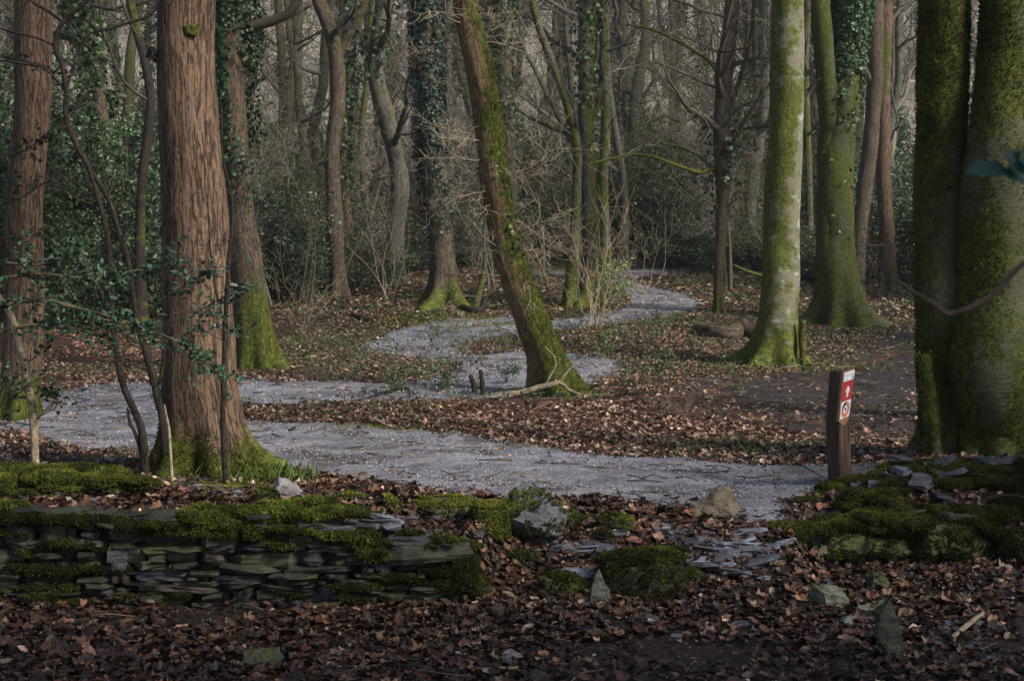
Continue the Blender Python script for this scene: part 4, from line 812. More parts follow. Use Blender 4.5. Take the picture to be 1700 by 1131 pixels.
px_tree("stem", "", [(1648, 770, 150), (1645, 710, 138), (1641, 640, 130), (1641, 560, 126), (1642, 480, 128), (1647, 380, 122), (1655, 250, 106), (1661, 120, 80), (1664, 0, 74), (1668, -120, 70)], 10.2, M_MOSSY, 'twin', 140, .025, False, .008, (10, 6), .35, .14, 7, 8, 5, 115, cz=5.5, parent=t13, fuzz=16000)
px_tree("stem", "", [(1546, 768, 34), (1545, 700, 30), (1541, 640, 24), (1537, 590, 18)], 10.1, M_MOSSY, 'full', 36, .03, False, .012, (10, 6), .3, .1, 4, 1.12, 0, 116, parent=t13, fuzz=1500)
t14, s14 = px_tree("right_edge_tree", "dark trunk seen as a sliver at the right frame edge", [(1745, 700, 80), (1745, 500, 78), (1745, 250, 74), (1748, 0, 70)], 13, M_OAK, 'most', 50, .05, True, .008, (16, 3), .4, .2, 5, 9, 4, 117)
t15, s15 = px_tree("dim_tree", "dim brown trunk leaning left between the mossy fork and twin trunks", [(1418, 455, 30), (1428, 380, 24), (1440, 280, 26), (1450, 180, 26), (1452, 60, 26), (1455, -30, 26)], 31, M_OAK, 'thin', 30, .08, True, .010, (14, 3), .6, .3, 5, 13, 8, 118, cz=5)
t16, s16 = px_tree("dim_tree", "dim reddish trunk right of the leaning one before the twin trunks", [(1476, 460, 26), (1472, 400, 24), (1468, 280, 24), (1466, 150, 24), (1468, 30, 25), (1470, -40, 25)], 32, M_RED, 'thin', 30, .08, True, .010, (14, 3), .6, .3, 5, 13, 8, 120, cz=5)
t17, _ = px_tree("slender_tree", "thin dark wavy trunk left of the forked brown tree", [(530, 460, 16), (526, 380, 14), (520, 310, 13), (505, 240, 14), (497, 170, 13), (492, 110, 12), (480, 50, 11), (474, -30, 10)], 36, M_OAK, 'none', 20, .1, True, .006, (14, 3), .6, .3, 5, 13, 9, 121, cz=4)
t18, _ = px_tree("slender_tree", "grey trunk half hidden behind the ivy column's right side", [(752, 470, 22), (750, 380, 17), (745, 280, 16), (744, 180, 16), (742, 60, 15), (745, -30, 14)], 38, M_GREY, 'none', 22, .1, True, .006, (14, 3), .6, .3, 5, 14, 9, 122, cz=5)
t19, _ = px_tree("ivy_tree", "slim ivy-clad stem beside the brown forked tree", [(585, 480, 16), (580, 400, 15), (572, 300, 15), (568, 200, 15), (575, 80, 14), (585, -30, 14)], 33, M_OAK, 'thin', 22, .1, True, .006, (14, 3), .6, .3, 5, 13, 7, 123, cz=5)
ivy_on(_[:, :3], _[:, 3], 3.0, 8.5, 700, .12, 38, t19, thick=.18, fade=.4)
t20, _ = px_tree("crooked_tree", "crooked grey trunk arching over the undergrowth beyond the bend", [(1060, 440, 20), (1062, 350, 18), (1058, 270, 20), (1052, 200, 19), (1060, 130, 19), (1072, 70, 17), (1068, -20, 15)], 42, M_GREY, 'thin', 22, .12, True, .008, (10, 3), .6, .3, 5, 15, 9, 124, cz=5)
t21, _ = px_tree("slender_tree", "slim brown trunk directly behind the ivy-topped oak", [(470, 500, 20), (462, 400, 16), (466, 300, 15), (470, 150, 14), (462, 0, 13)], 34, M_OAK, 'thin', 22, .1, True, .006, (14, 3), .6, .3, 5, 13, 8, 125, cz=4)
t22, _ = px_tree("slender_tree", "thin mossy stump-sided tree at the curved trunk's foot", [(620, 470, 13), (612, 400, 12), (606, 320, 12), (600, 220, 11), (610, 120, 11), (618, 0, 10)], 37, M_GREY, 'most', 20, .1, True, .006, (14, 3), .9, .3, 5, 13, 8, 126, cz=4)
t23, _ = px_tree("slender_tree", "upright trunk in the gap left of the pale beech", [(1345, 470, 15), (1343, 380, 14), (1340, 260, 13), (1336, 120, 13), (1340, 0, 12)], 36, M_GREY, 'most', 20, .1, True, .006, (14, 3), .7, .3, 5, 13, 8, 127, cz=4.5)
t24, _ = px_tree("ivy_tree", "ivy-covered trunk far behind the leaning tree's top", [(855, 440, 24), (850, 330, 20), (842, 200, 22), (836, 90, 24), (830, -20, 24)], 38, M_OAK, 'thin', 24, .1, True, .006, (14, 3), .6, .3, 5, 14, 9, 128, cz=5)
ivy_on(_[:, :3], _[:, 3], 5.0, 9.5, 600, .14, 39, t24, thick=.3, fade=.4)
t25, _ = px_tree("slender_tree", "dark thin trunk behind the sapling clump at left", [(235, 520, 20), (232, 400, 16), (238, 300, 15), (250, 160, 14), (225, 40, 13), (210, -30, 12)], 24, M_DARKB, 'thin', 22, .08, True, .006, (14, 3), .6, .3, 5, 10, 8, 129, cz=4.5)
t26, _ = px_tree("ivy_tree", "ivy-wrapped leaning trunk high in the upper left gap", [(150, 500, 28), (165, 380, 24), (175, 260, 24), (160, 140, 24), (140, 40, 24), (120, -40, 22)], 27, M_OAK, 'thin', 26, .08, True, .006, (14, 3), .6, .3, 5, 11, 8, 130, cz=5)
ivy_on(_[:, :3], _[:, 3], 3.0, 8.0, 700, .12, 40, t26, thick=.3, fade=.3, base=(.035, .07, .02))

# ------------------------------------------------------------------ far trees (prototypes, copied)
def proto_tree(seed, mat, h, rad, col, lean=.12, forks=2, ivy=False):
    r = np.random.default_rng(seed); t = thing("woodland_tree", (0, 0, 0), "thin bare tree with crooked limbs standing on the far hillside", "tree", "bare trees on the far hillside")
    n = 9; p = [np.array([0, 0, -.3, rad * 1.5])]; d = np.array([r.normal(0, lean), r.normal(0, lean), 1.])
    for i in range(n):
        d = unit(d + np.append(r.normal(0, .14, 2), .12)); q = p[-1].copy(); q[:3] += d * h / n; q[3] = rad * (1 - .75 * (i + 1) / n); p.append(q)
    s = spline(np.array(p), .35); mb = MB(); tube(mb, s[:, :3], s[:, 3], 9, (1, 1, 1), 0, mossf=mossfun('thin', 0, seed)); mb.build("trunk", mat, t)
    m2 = MB()
    for k in range(13):
        i = int(len(s) * r.uniform(.22, .97)); a = r.uniform(0, 6.28)
        limb(m2, s[i, :3], (math.cos(a), math.sin(a), r.uniform(.2, 1.)), h * r.uniform(.14, .34), s[i, 3] * r.uniform(.3, .7), 2, r, .09, .25, 5, col, .3, .009)
    m2.build("crown", M_TWIG, t)
    if ivy: ivy_on(s[:, :3], s[:, 3], .5, h * .7, 260, .14, seed, t, thick=.22, fade=.2)
    return t
protos = [proto_tree(200 + i, [M_GREY, M_OAK, M_GREY, M_OAK, M_GREY, M_OAK, M_MOSSY][i], 11 + i * .7, .12 + .018 * i, [(.12, .11, .09), (.09, .08, .06), (.16, .15, .12), (.10, .085, .065), (.2, .18, .155), (.09, .085, .06), (.13, .13, .09)][i], ivy=i in (1, 3, 5)) for i in range(7)]
def plant_far():
    r = np.random.default_rng(300); first = set(); placed = []
    for k in range(165):
        for _t in range(40):
            Y = r.uniform(37, 98) if k > 34 else r.uniform(36, 54); X = r.uniform(-.42, .42) * Y
            if all((X - a) ** 2 + (Y - b) ** 2 > 4.5 for a, b in placed): break
        placed.append((X, Y)); i = k % 7; src = protos[i]
        o = src if i not in first else copy_tree(src); first.add(i)
        o.location = (X, Y, float(H(X, Y))); o.rotation_euler = (0, 0, r.uniform(0, 6.28)); s = r.uniform(.8, 1.25); o.scale = (s, s, s)
        kd = ("slim grey bare tree", "ivy-grown crooked brown tree", "pale grey forked tree", "ivy-clad brown tree", "pale tall bare tree", "tall ivy-grown brown tree", "tall mossy-green bare tree")[i]; px = 850 + X / Y * F
        wh = "above the far left edge" if px < 150 else "seen left of the big red trunk" if px < 300 else "seen beside the ivy-topped oak" if px < 480 else "seen around the forked brown tree" if px < 610 else "seen left of the ivy column" if px < 710 else "seen between ivy column and leaning tree" if px < 800 else "seen right of the leaning tree" if px < 950 else "seen above the far bend" if px < 1120 else "seen behind the arching-branched tree" if px < 1290 else "seen between beech and mossy fork" if px < 1400 else "seen left of the twin trunks" if px < 1540 else "seen behind the twin trunks"
        dp = "at the slope's foot, " if Y < 54 else "halfway up the slope, " if Y < 75 else "high on the slope, "
        o['label'] = kd + " " + dp + wh; o['group'] = kd + "s " + dp + wh
plant_far()

def proto_sapling(seed, h, col):
    r = np.random.default_rng(seed); t = thing("bare_sapling", (0, 0, 0), "x", "sapling"); mb = MB(); mc = MB()
    for k in range(1 + seed % 3):
        p = np.array([[r.normal(0, .1) * k, r.normal(0, .1) * k, -.1, .02 * h / 3]]); d = np.array([r.normal(0, .18), r.normal(0, .18), 1.]); 
        for i in range(7): d = unit(d + np.append(r.normal(0, .16, 2), .08)); p = np.vstack([p, np.append(p[-1, :3] + d * h / 7, p[-1, 3] * .78)])
        s = spline(p, .15); tube(mb, s[:, :3], s[:, 3], 6, col, .3)
        for j in range(16):
            i = r.integers(len(s) // 5, len(s)); a = r.uniform(0, 6.28); limb(mc, s[i, :3], (math.cos(a), math.sin(a), r.uniform(-.1, .9)), h * r.uniform(.12, .32), s[i, 3] * .5, 2, r, .03, .24, 5, np.array(col) * r.uniform(.8, 1.4), 0, .006)
    mb.build("stem", M_TWIG, t); mc.build("twigs", M_TWIG, t); return t
def saplings():
    r = np.random.default_rng(330); pr = [proto_sapling(331 + i, (3.2, 4.5, 2.4, 5.5, 3.8, 6.5)[i], [(.06, .052, .042), (.16, .14, .12), (.045, .042, .036), (.10, .095, .055), (.24, .2, .17), (.08, .075, .05)][i]) for i in range(6)]; used = set()
    names = ["short dark bare sapling", "slim grey bare sapling", "low dark twiggy sapling", "tall olive-brown sapling", "pale bare sapling", "tall dark many-stemmed sapling"]
    for k in range(46):
        Y = r.uniform(26, 44); X = r.uniform(-.40, .40) * Y
        if Y < 30 and abs(X / Y * F + 850 - 900) < 280: Y += 10; X = X * Y / (Y - 10)
        if float(sample(SDP, X, Y)) > -.3: X += 1.8
        i = k % 6; o = pr[i] if i not in used else copy_tree(pr[i]); used.add(i); o.location = (X, Y, float(H(X, Y))); o.rotation_euler = (0, 0, r.uniform(0, 6.28)); o.scale = [r.uniform(.85, 1.25)] * 3
        px = 850 + X / Y * F; wh = "among the dark hollies at far left" if px < 300 else "between the ivy-topped oak and the ivy column" if px < 700 else "behind the leaning tree" if px < 930 else "beyond the trail's far bend" if px < 1260 else "behind the mossy fork" if px < 1500 else "behind the twin trunks"
        o['label'] = names[i] + " " + wh; o['group'] = names[i] + "s " + wh
saplings()
def shade_trees():  # unseen trees added off frame to cast shade into the scene
    r = np.random.default_rng(320)
    for k, (x, y, h, cr, nl, lab) in enumerate(((4.4, .9, 5.2, 2.1, 9000, "added unseen evergreen shading the foreground, just right of the camera"), (7.2, .9, 5.5, 2.2, 8000, "broad ivy-laden tree right of the clearing's near edge"), (2.6, -2.6, 5.6, 2.2, 7000, "added unseen shade tree behind the camera"), (8.8, 5.0, 4.4, 1.6, 7000, "added tall shade tree outside the right frame edge"), (12.6, 19.5, 5.0, 2.4, 7000, "unseen tree added far out right to shade the mossy fork"), (-6.5, 3.5, 5.0, 2.8, 8000, "added spreading shade tree left of the wall outside the frame"))):
        t = thing("shade_tree", (x, y, float(H(x, y))), lab, "tree"); mb = MB(); p = np.array([[x, y, -.2, .2], [x + .1, y - .1, 2, .16], [x - .1, y, 4, .13], [x, y, h + 1.5, .06]]); s = spline(p, .15); tube(mb, s[:, :3], s[:, 3], 14, (1, 1, 1), .3); mb.build("trunk", M_MOSSY, t)
        mb = MB(); tips = []
        for j in range(26):
            i = r.integers(len(s) // 2, len(s)); a = r.uniform(0, 6.28); d = unit(np.array([math.cos(a), math.sin(a), r.uniform(-.1, .7)])); L = cr * r.uniform(.6, 1.1); q = s[i, :3] + np.outer(np.linspace(0, 1, 5), d) * L; tube(mb, q, np.linspace(.04, .01, 5), 4, (.1, .08, .06)); tips += [q[2], q[3], q[4]]
        tips = np.array(tips); i = r.integers(0, len(tips), nl); pos = tips[i] + r.normal(0, .33, (nl, 3)); scatter(mb, *T_QUAD, pos, basis(unit(r.normal(0, 1, (nl, 3))), r.uniform(0, 6.28, nl)), r.uniform(.1, .2, nl), greens(r, nl, (.04, .065, .03))); mb.build("crown", M_GREEN, t, False)
shade_trees()
def shade_foliage(t, c, rad, n, seed):  # unseen foliage and branches added above the frame to darken the left side
    r = np.random.default_rng(seed); k = 40; ce = np.array(c) + r.normal(0, .5, (k, 3)) * np.array(rad); i = r.integers(0, k, n); pos = ce[i] + r.normal(0, .28, (n, 3)); mb = MB()
    for q in ce[::2]:
        p0 = np.array([t.location.x, t.location.y, q[2] - .4]); tube(mb, [p0, (p0 + q) / 2 + [0, 0, .15], q], [.035, .02, .008], 5, (.1, .07, .05))
    mb.build("shade_branches", M_TWIG, t); mb = MB(); scatter(mb, *T_QUAD, pos, basis(unit(r.normal(0, 1, (n, 3))), r.uniform(0, 6.28, n)), r.uniform(.08, .16, n), greens(r, n, (.045, .07, .03))); mb.build("shade_foliage", M_GREEN, t, False)
shade_foliage(t1, (-1.3, 9.9, 5.9), (1.5, 1.5, 1.1), 7000, 1)
shade_foliage(t2, (-2.6, 18.4, 8.0), (2.2, 2.2, 1.4), 8000, 2)
shade_foliage(t3, (-4.0, 13.2, 6.8), (1.8, 1.8, 1.4), 7000, 3)

# ------------------------------------------------------------------ brushwood on the hill
def brush():
    r = np.random.default_rng(310); mb = MB(); n = 26000; Y = np.sqrt(r.uniform(40 ** 2, 104 ** 2, n)); X = r.uniform(-.42, .42, n) * Y
    L = r.uniform(.8, 3.2, n); W = r.uniform(.008, .022, n) * (Y / 60); a = r.uniform(0, 6.28, n); h = H(X, Y)
    col = np.array([.38, .36, .31]) * np.exp(r.normal(0, .45, (n, 1))) * r.uniform(.9, 1.1, (n, 3))
    k = 5; tt = np.linspace(0, 1, k); bend = r.uniform(.2, 1.3, n); base = np.stack([X, Y, h], -1)
    rise = np.sin(np.outer(r.uniform(.5, 1.5, n), tt)) * L[:, None] * .8; out = (tt[None] ** 1.6) * L[:, None] * bend[:, None] * .6
    c = base[:, None] + np.stack([np.cos(a)[:, None] * out, np.sin(a)[:, None] * out, rise - .05], -1)
    for s in range(3):
        th = s * 2.094; off = np.stack([np.cos(th) * W, np.sin(th) * W, 0 * W], -1)[:, None] * (1 - .7 * tt)[None, :, None]
        c_s = c + off; 
        if s == 0: allv = [c_s]
        else: allv.append(c_s)
    V = np.stack(allv, 2).reshape(n, k * 3, 3); q = []
    for i in range(k - 1):
        for s in range(3): s2 = (s + 1) % 3; q.append([i * 3 + s, i * 3 + s2, (i + 1) * 3 + s2, (i + 1) * 3 + s])
    q = np.array(q); loops = (q.ravel()[None] + (np.arange(n) * k * 3)[:, None]).ravel()
    mb.add(V.reshape(-1, 3), loops, np.full(n * len(q), 4), np.repeat(np.clip(col, 0, .8), k * 3, axis=0))
    tag(mb.build("brushwood", M_TWIG), "tangled pale twigs and dead bracken covering the far hillside", None, None, 'stuff')
brush()

# ------------------------------------------------------------------ holly and undergrowth
def proto_bush(seed, wd, h, nl, base, size=.07, var=.5):
    r = np.random.default_rng(seed); t = thing("holly_bush", (0, 0, 0), "x", "bush", "evergreen bushes under the trees"); mb = MB(); tips = []
    for k in range(16):
        a = r.uniform(0, 6.28); p = np.array([r.normal(0, .15), r.normal(0, .15), -.1]); d = unit(np.array([math.cos(a) * .6, math.sin(a) * .6, r.uniform(.5, 1.4)])); pts = [p]; L = h * r.uniform(.5, 1.1)
        for i in range(7): d = unit(d + r.normal(0, .18, 3)); p = p + d * L / 7 * np.array([wd / h, wd / h, 1]); pts.append(p)
        tube(mb, pts, np.linspace(.03, .008, 8), 4, (.08, .07, .05), .3)
        for i in range(2, 8):
            for j in range(4):
                e = unit(r.normal(0, 1, 3) * [1, 1, .4]); tips.append((pts[i], e, r.uniform(.3, .75)))
    mb.build("stems", M_TWIG, t); m2 = MB(); T0 = np.array([x[0] for x in tips]); E = np.array([x[1] for x in tips]); Ls = np.array([x[2] for x in tips])
    i = r.integers(0, len(tips), nl); f = r.random(nl) ** .7; pos = T0[i] + E[i] * (Ls[i] * f)[:, None] + r.normal(0, .07, (nl, 3)); pos[:, 2] = np.abs(pos[:, 2]) + .03
    shade = np.exp(r.normal(0, .25, len(tips)))[i][:, None]; N = unit(r.normal(0, .7, (nl, 3)) + [0, 0, .8]); scatter(m2, *T_QUAD, pos, basis(N, r.uniform(0, 6.28, nl)), size * r.uniform(.6, 1.3, nl), np.clip(greens(r, nl, base, var) * shade, 0, 1))
    m2.build("foliage", M_GREEN, t, False); return t
bp = [proto_bush(401, 1.5, 2.2, 15000, (.065, .10, .06)), proto_bush(402, 1.9, 1.7, 15000, (.07, .105, .055)), proto_bush(403, 1.2, 3.4, 17000, (.06, .095, .045)), proto_bush(404, 1.6, 1.3, 9000, (.085, .115, .05)), proto_bush(405, 1.7, 2.8, 8000, (.08, .11, .055))]
def bushes():
    r = np.random.default_rng(410); used = set()
    # px, py(base), prototype, scale, label
    L = [(30, 560, 2, 1.2), (110, 545, 0, 1.2), (190, 540, 2, 1.1), (260, 530, 0, 1.2), (40, 540, 2, 1.4), (470, 500, 0, 1.1), (520, 492, 1, 1.0), (600, 478, 3, 1.0), (450, 470, 2, 1.2), (560, 455, 0, 1.2), (640, 450, 1, .9), (690, 440, 0, 1.1), (770, 445, 1, 1.1), (820, 438, 0, 1.2), (880, 436, 1, 1.1), (920, 430, 2, 1.0),
         (1110, 430, 0, 1.3), (1160, 440, 1, 1.2), (1220, 436, 0, 1.2), (1140, 425, 2, 1.2), (1050, 426, 1, 1.1), (1250, 450, 1, 1.0), (1340, 462, 3, 1.2), (1440, 462, 1, 1.2), (1490, 465, 1, 1.3), (1540, 462, 0, 1.2), (1470, 448, 0, 1.3), (1610, 470, 0, 1.3), (1680, 480, 2, 1.2), (1350, 440, 0, 1.2), (1180, 415, 2, 1.2), (330, 500, 2, 1.3), (380, 480, 0, 1.3), (100, 500, 2, 1.5), (200, 490, 2, 1.4), (1005, 425, 0, 1.1), (730, 432, 4, 1.), (1090, 420, 4, 1.1), (860, 428, 4, 1.1), (1280, 428, 2, 1.2), (1400, 440, 2, 1.2), (1520, 440, 2, 1.2), (-60, 560, 2, 1.3), (1760, 500, 2, 1.3), (1230, 424, 2, 1.1), (950, 424, 4, 1.1), (500, 440, 2, 1.2), (610, 436, 4, 1.1)]
    for k in range(16): L.append((r.uniform(840, 1290), r.uniform(412, 428), int(r.choice([0, 1, 2, 4])), r.uniform(1.1, 1.6)))
    for k in range(34): L.append((r.uniform(-60, 1760), r.uniform(395, 436), int(r.choice([0, 2, 2, 4, 1])), r.uniform(1.2, 1.7)))
    where = lambda x: ("far left edge behind the reddish trunk" if x < 90 else "left between the two red trunks" if x < 290 else "behind the ivy-topped oak" if x < 460 else "around the forked brown tree" if x < 620 else "beside the ivy column" if x < 760 else "behind the leaning tree" if x < 930 else "beyond the trail's far bend" if x < 1150 else "left of the pale beech" if x < 1300 else "behind the mossy fork" if x < 1430 else "between the fork and the twin trunks" if x < 1560 else "behind the twin trunks")
    kinds = ["dark green holly bush", "low spreading holly bush", "tall narrow holly bush", "low pale green shrub", "open leggy evergreen"]
    for px, py, i, s in L:
        q = G(px, py); o = bp[i] if i not in used else copy_tree(bp[i]); used.add(i)
        o.location = q; o.rotation_euler = (0, 0, r.uniform(0, 6.28)); s *= r.uniform(.9, 1.1); o.scale = (s, s, s * r.uniform(.9, 1.1)); o['label'] = kinds[i] + " " + where(px); o['group'] = kinds[i] + " " + where(px)
bushes()

# sapling / shrub of pale bare stems and other small plants --------------
def spray(name, label, px, py, n, L, rad, col, seed, leaves=0, lcol=(.04, .08, .05), lsize=.04, depth=2, up=.05, D=None, spread=.5, cat='shrub', kids=4, mat=None):
    r = np.random.default_rng(seed); q = G(px, py) if D is None else Vector(P(px, py, D)); t = thing(name, q, label, cat); mb = MB()
    for k in range(n):
        a = r.uniform(0, 6.28); limb(mb, np.array(q) + [r.normal(0, .04), r.normal(0, .04), -.03], (math.cos(a) * spread, math.sin(a) * spread, 1), L * r.uniform(.6, 1.1), rad, depth, r, up, .14, kids, np.array(col) * r.uniform(.7, 1.2), 0, .003, .5)
    mb.build("stems", mat or M_TWIG, t)
    if leaves:
        V = np.concatenate(mb.V); V = V[V[:, 2] > q.z + .12 * L]; i = r.integers(0, len(V), leaves); pos = V[i] + r.normal(0, .025, (leaves, 3)); m2 = MB()
        scatter(m2, *(HOLLY if lsize > .03 else T_QUAD), pos, basis(unit(r.normal(0, .7, (leaves, 3)) + [0, -.2, .7]), r.uniform(0, 6.28, leaves)), lsize * r.uniform(.6, 1.3, leaves), greens(r, leaves, lcol)); m2.build("foliage", M_GREEN, t, False)
    return t
spray("holly_seedling", "small leafy holly seedling in the leaf strip left of the two stakes", 695, 665, 5, .85, .007, (.12, .1, .07), 501, 420, (.07, .12, .05), .035)
spray("holly_seedling", "low holly sprig just right of the two dark stakes", 850, 640, 4, .4, .005, (.12, .1, .07), 502, 140, (.06, .11, .05), .035)
spray("holly_seedling", "holly seedling right of the leaning tree's foot", 1010, 600, 5, .55, .006, (.12, .1, .07), 503, 300, (.08, .14, .04), .045)
spray("ivy_shrub", "bright leafed shrub at the feet of the mossy pair by the bend", 1000, 535, 6, 1.25, .007, (.3, .22, .15), 504, 420, (.13, .2, .07), .06)
spray("bare_shrub", "tall pale bare shoots right of the leaning trunk", 985, 545, 9, 2.3, .008, (.36, .29, .2), 505, 0, spread=.3)
spray("bare_shrub", "spreading orange twigs beneath the arching mossy branch", 1070, 490, 9, 2.0, .009, (.26, .21, .15), 506, 0, spread=.9)
spray("bare_shrub", "upright grey saplings left of the ivy column", 645, 500, 6, 3.0, .01, (.25, .2, .16), 507, 0, spread=.2)
spray("bare_shrub", "dark multi-stemmed shrub beside the thin mossy stem", 895, 510, 6, 2.2, .014, (.1, .09, .06), 508, 60, (.05, .1, .03), .05, spread=.4)
spray("holly_seedling", "small evergreen seedling in the litter under the mossy log", 1085, 575, 4, .45, .005, (.12, .1, .07), 509, 150, (.06, .11, .04), .045)
spray("bare_shrub", "pinkish twigs with dry leaves beyond the far bend", 1045, 432, 8, 1.6, .012, (.28, .2, .15), 510, 160, (.35, .14, .09), .08, spread=.8)
spray("holly_seedling", "leafy sprig on the berm of the gravel bend", 765, 600, 3, .6, .006, (.12, .1, .07), 511, 90, (.07, .12, .05), .04)
spray("bare_shrub", "dry thin stems in front of the ivy-topped oak", 500, 560, 5, 1.3, .006, (.25, .19, .13), 512, 30, (.3, .13, .08), .05, spread=.5)
spray("bare_shrub", "thin dark shoots at the forked tree's left foot", 512, 540, 6, 2.4, .012, (.12, .1, .08), 513, 0, spread=.5)
spray("dwarf_tree", "small crooked trees right of the trail's far end", 1090, 447, 6, 2.4, .035, (.12, .1, .07), 514, 200, (.05, .08, .03), .09, spread=.7)
spray("bare_shrub", "brambly stems in the leaf strip above the near trail", 1150, 690, 4, .6, .004, (.16, .12, .09), 515, 60, (.05, .08, .03), .03, spread=1.2)

def sprigs():
    r = np.random.default_rng(520)
    for k, (px, py, wh) in enumerate(((655, 655, "beside the seedling's curved branch"), (735, 650, "left of the two stakes"), (770, 645, "close behind the two stakes"), (600, 600, "on the litter left of the gravel bend"), (560, 640, "by the far edge of the middle trail"), (1060, 640, "in the litter right of the fallen branch"), (1105, 620, "between the leaning tree and the beech"), (1160, 590, "in front of the mossy log"), (1040, 560, "on the strip inside the bend"), (960, 575, "behind the leaning trunk"), (820, 590, "on the leafy wedge by the bend"), (1230, 660, "at the muddy track's edge"), (470, 600, "near the oak's mossy skirt"), (1120, 540, "just below the far bend"), (520, 580, "on the leafy slope by the oak"))):
        spray("bramble" if k % 2 else "holly_seedling", ("thin bramble shoot " if k % 2 else "tiny holly sprig ") + wh, px, py, 4, r.uniform(.3, .6), .005, (.12, .1, .07), 530 + k, int(r.uniform(70, 180)), (.07, .12, .045), .038, spread=r.uniform(.3, 1.1))
sprigs()
# dark saplings by the big trunk -----------------------------------------
def stemthing(name, label, stems, D, mat, seed, twigs=14, tl=.5, tcol=(.05, .04, .035), cat='sapling', leaves=0, lcol=(.02, .045, .04), lsize=.045):
    p0 = P(*stems[0][0][:2], D); t = thing(name, p0, label, cat); r = np.random.default_rng(seed); mb0 = MB()
    for k, c in enumerate(stems):
        p = np.array([np.append(P(q[0], q[1], D + (q[3] if len(q) > 3 else 0)), q[2] / 2 / F * D) for q in c]); 
        if k == 0 or c[0][1] > 700: p[0, 2] = min(p[0, 2], float(H(p[0, 0], p[0, 1])) - .03)
        s = spline(p, .03); mb = MB(); tube(mb, s[:, :3], s[:, 3], 10, (1, 1, 1), .15, disp=lambda bk, th, ln, rr, pp: (fbm(bk[..., 0] * 20, bk[..., 1] * 20, bk[..., 2] * 9, 3, 3) - .5) * rr * .5); mb.build("stem", mat, t)
        for j in range(twigs):
            i = r.integers(len(s) // 3, len(s)); d = unit(np.gradient(s[:, :3], axis=0)[i]); a = unit(np.cross(d, r.normal(0, 1, 3)))
            limb(mb0, s[i, :3], unit(d * .5 + a), tl * r.uniform(.3, 1.2), max(.0025, s[i, 3] * .3), 2, r, .03, .2, 3, tcol, 0, .0022)
    mb0.build("twigs", M_TWIG, t)
    if leaves:
        V = np.concatenate(mb0.V); i = r.integers(0, len(V), leaves); pos = V[i] + r.normal(0, .02, (leaves, 3)); m2 = MB()
        scatter(m2, *HOLLY, pos, basis(unit(r.normal(0, .6, (leaves, 3)) + [0, -.2, .8]), r.uniform(0, 6.28, leaves)), lsize * r.uniform(.6, 1.3, leaves), greens(r, leaves, lcol)); m2.build("foliage", M_GREEN, t, False)
    return t
stemthing("dark_sapling", "clump of thin dark crooked stems left of the big red trunk", [
    [(243, 762, 15), (236, 720, 14), (222, 680, 12), (205, 640, 11), (193, 580, 11), (186, 520, 10), (184, 450, 10), (178, 390, 9), (165, 335, 9), (150, 285, 10), (125, 235, 10), (110, 195, 9), (110, 150, 9), (104, 110, 9), (92, 75, 9), (105, 36, 8), (145, 0, 6), (160, -40, 5)],
    [(280, 765, 14), (272, 710, 13), (262, 660, 13), (250, 610, 13), (232, 550, 12), (222, 500, 10), (212, 430, 9), (196, 380, 9), (180, 330, 8), (150, 280, 7)],
    [(105, 36, 6), (80, 18, 5), (50, 0, 5), (30, -20, 4)], [(110, 150, 5), (140, 64, 4), (190, 45, 5), (250, 24, 4), (262, 0, 3)], [(92, 75, 5), (60, 62, 4), (20, 52, 4), (-20, 40, 3)],
    [(108, 150, 5), (75, 113, 4), (40, 105, 4), (-10, 98, 3)], [(266, 640, 8), (272, 590, 6), (280, 540, 5), (288, 480, 4), (295, 440, 3)], [(245, 760, 6), (228, 730, 6), (215, 700, 5), (212, 680, 4)]], 9.6, M_DARKB, 601, 5, .45)
stemthing("dark_sapling", "single upright dark sapling in front of the big trunk's right side", [[(376, 785, 12), (370, 700, 9), (372, 620, 9), (375, 520, 8), (380, 430, 7), (386, 340, 5), (370, 260, 3), (368, 180, 3)], [(373, 540, 5), (362, 500, 4), (352, 440, 4), (348, 400, 3), (345, 330, 2)]], 9.35, M_DARKB, 602, 9, .35)
stemthing("pale_sapling", "pale peeling sapling stem leaning at the far left", [[(60, 768, 15), (56, 700, 14), (46, 640, 13), (34, 580, 13), (20, 530, 12), (2, 500, 11), (-20, 470, 10)], [(56, 690, 5), (80, 680, 4), (95, 665, 3)]], 8.9, M_PALE, 603, 4, .4)
stemthing("pale_stake", "splintered pale broken stem at the big trunk's left foot", [[(286, 752, 6), (281, 720, 5), (276, 690, 4), (273, 672, 2)]], 9.35, M_PALE, 604, 0, .3)
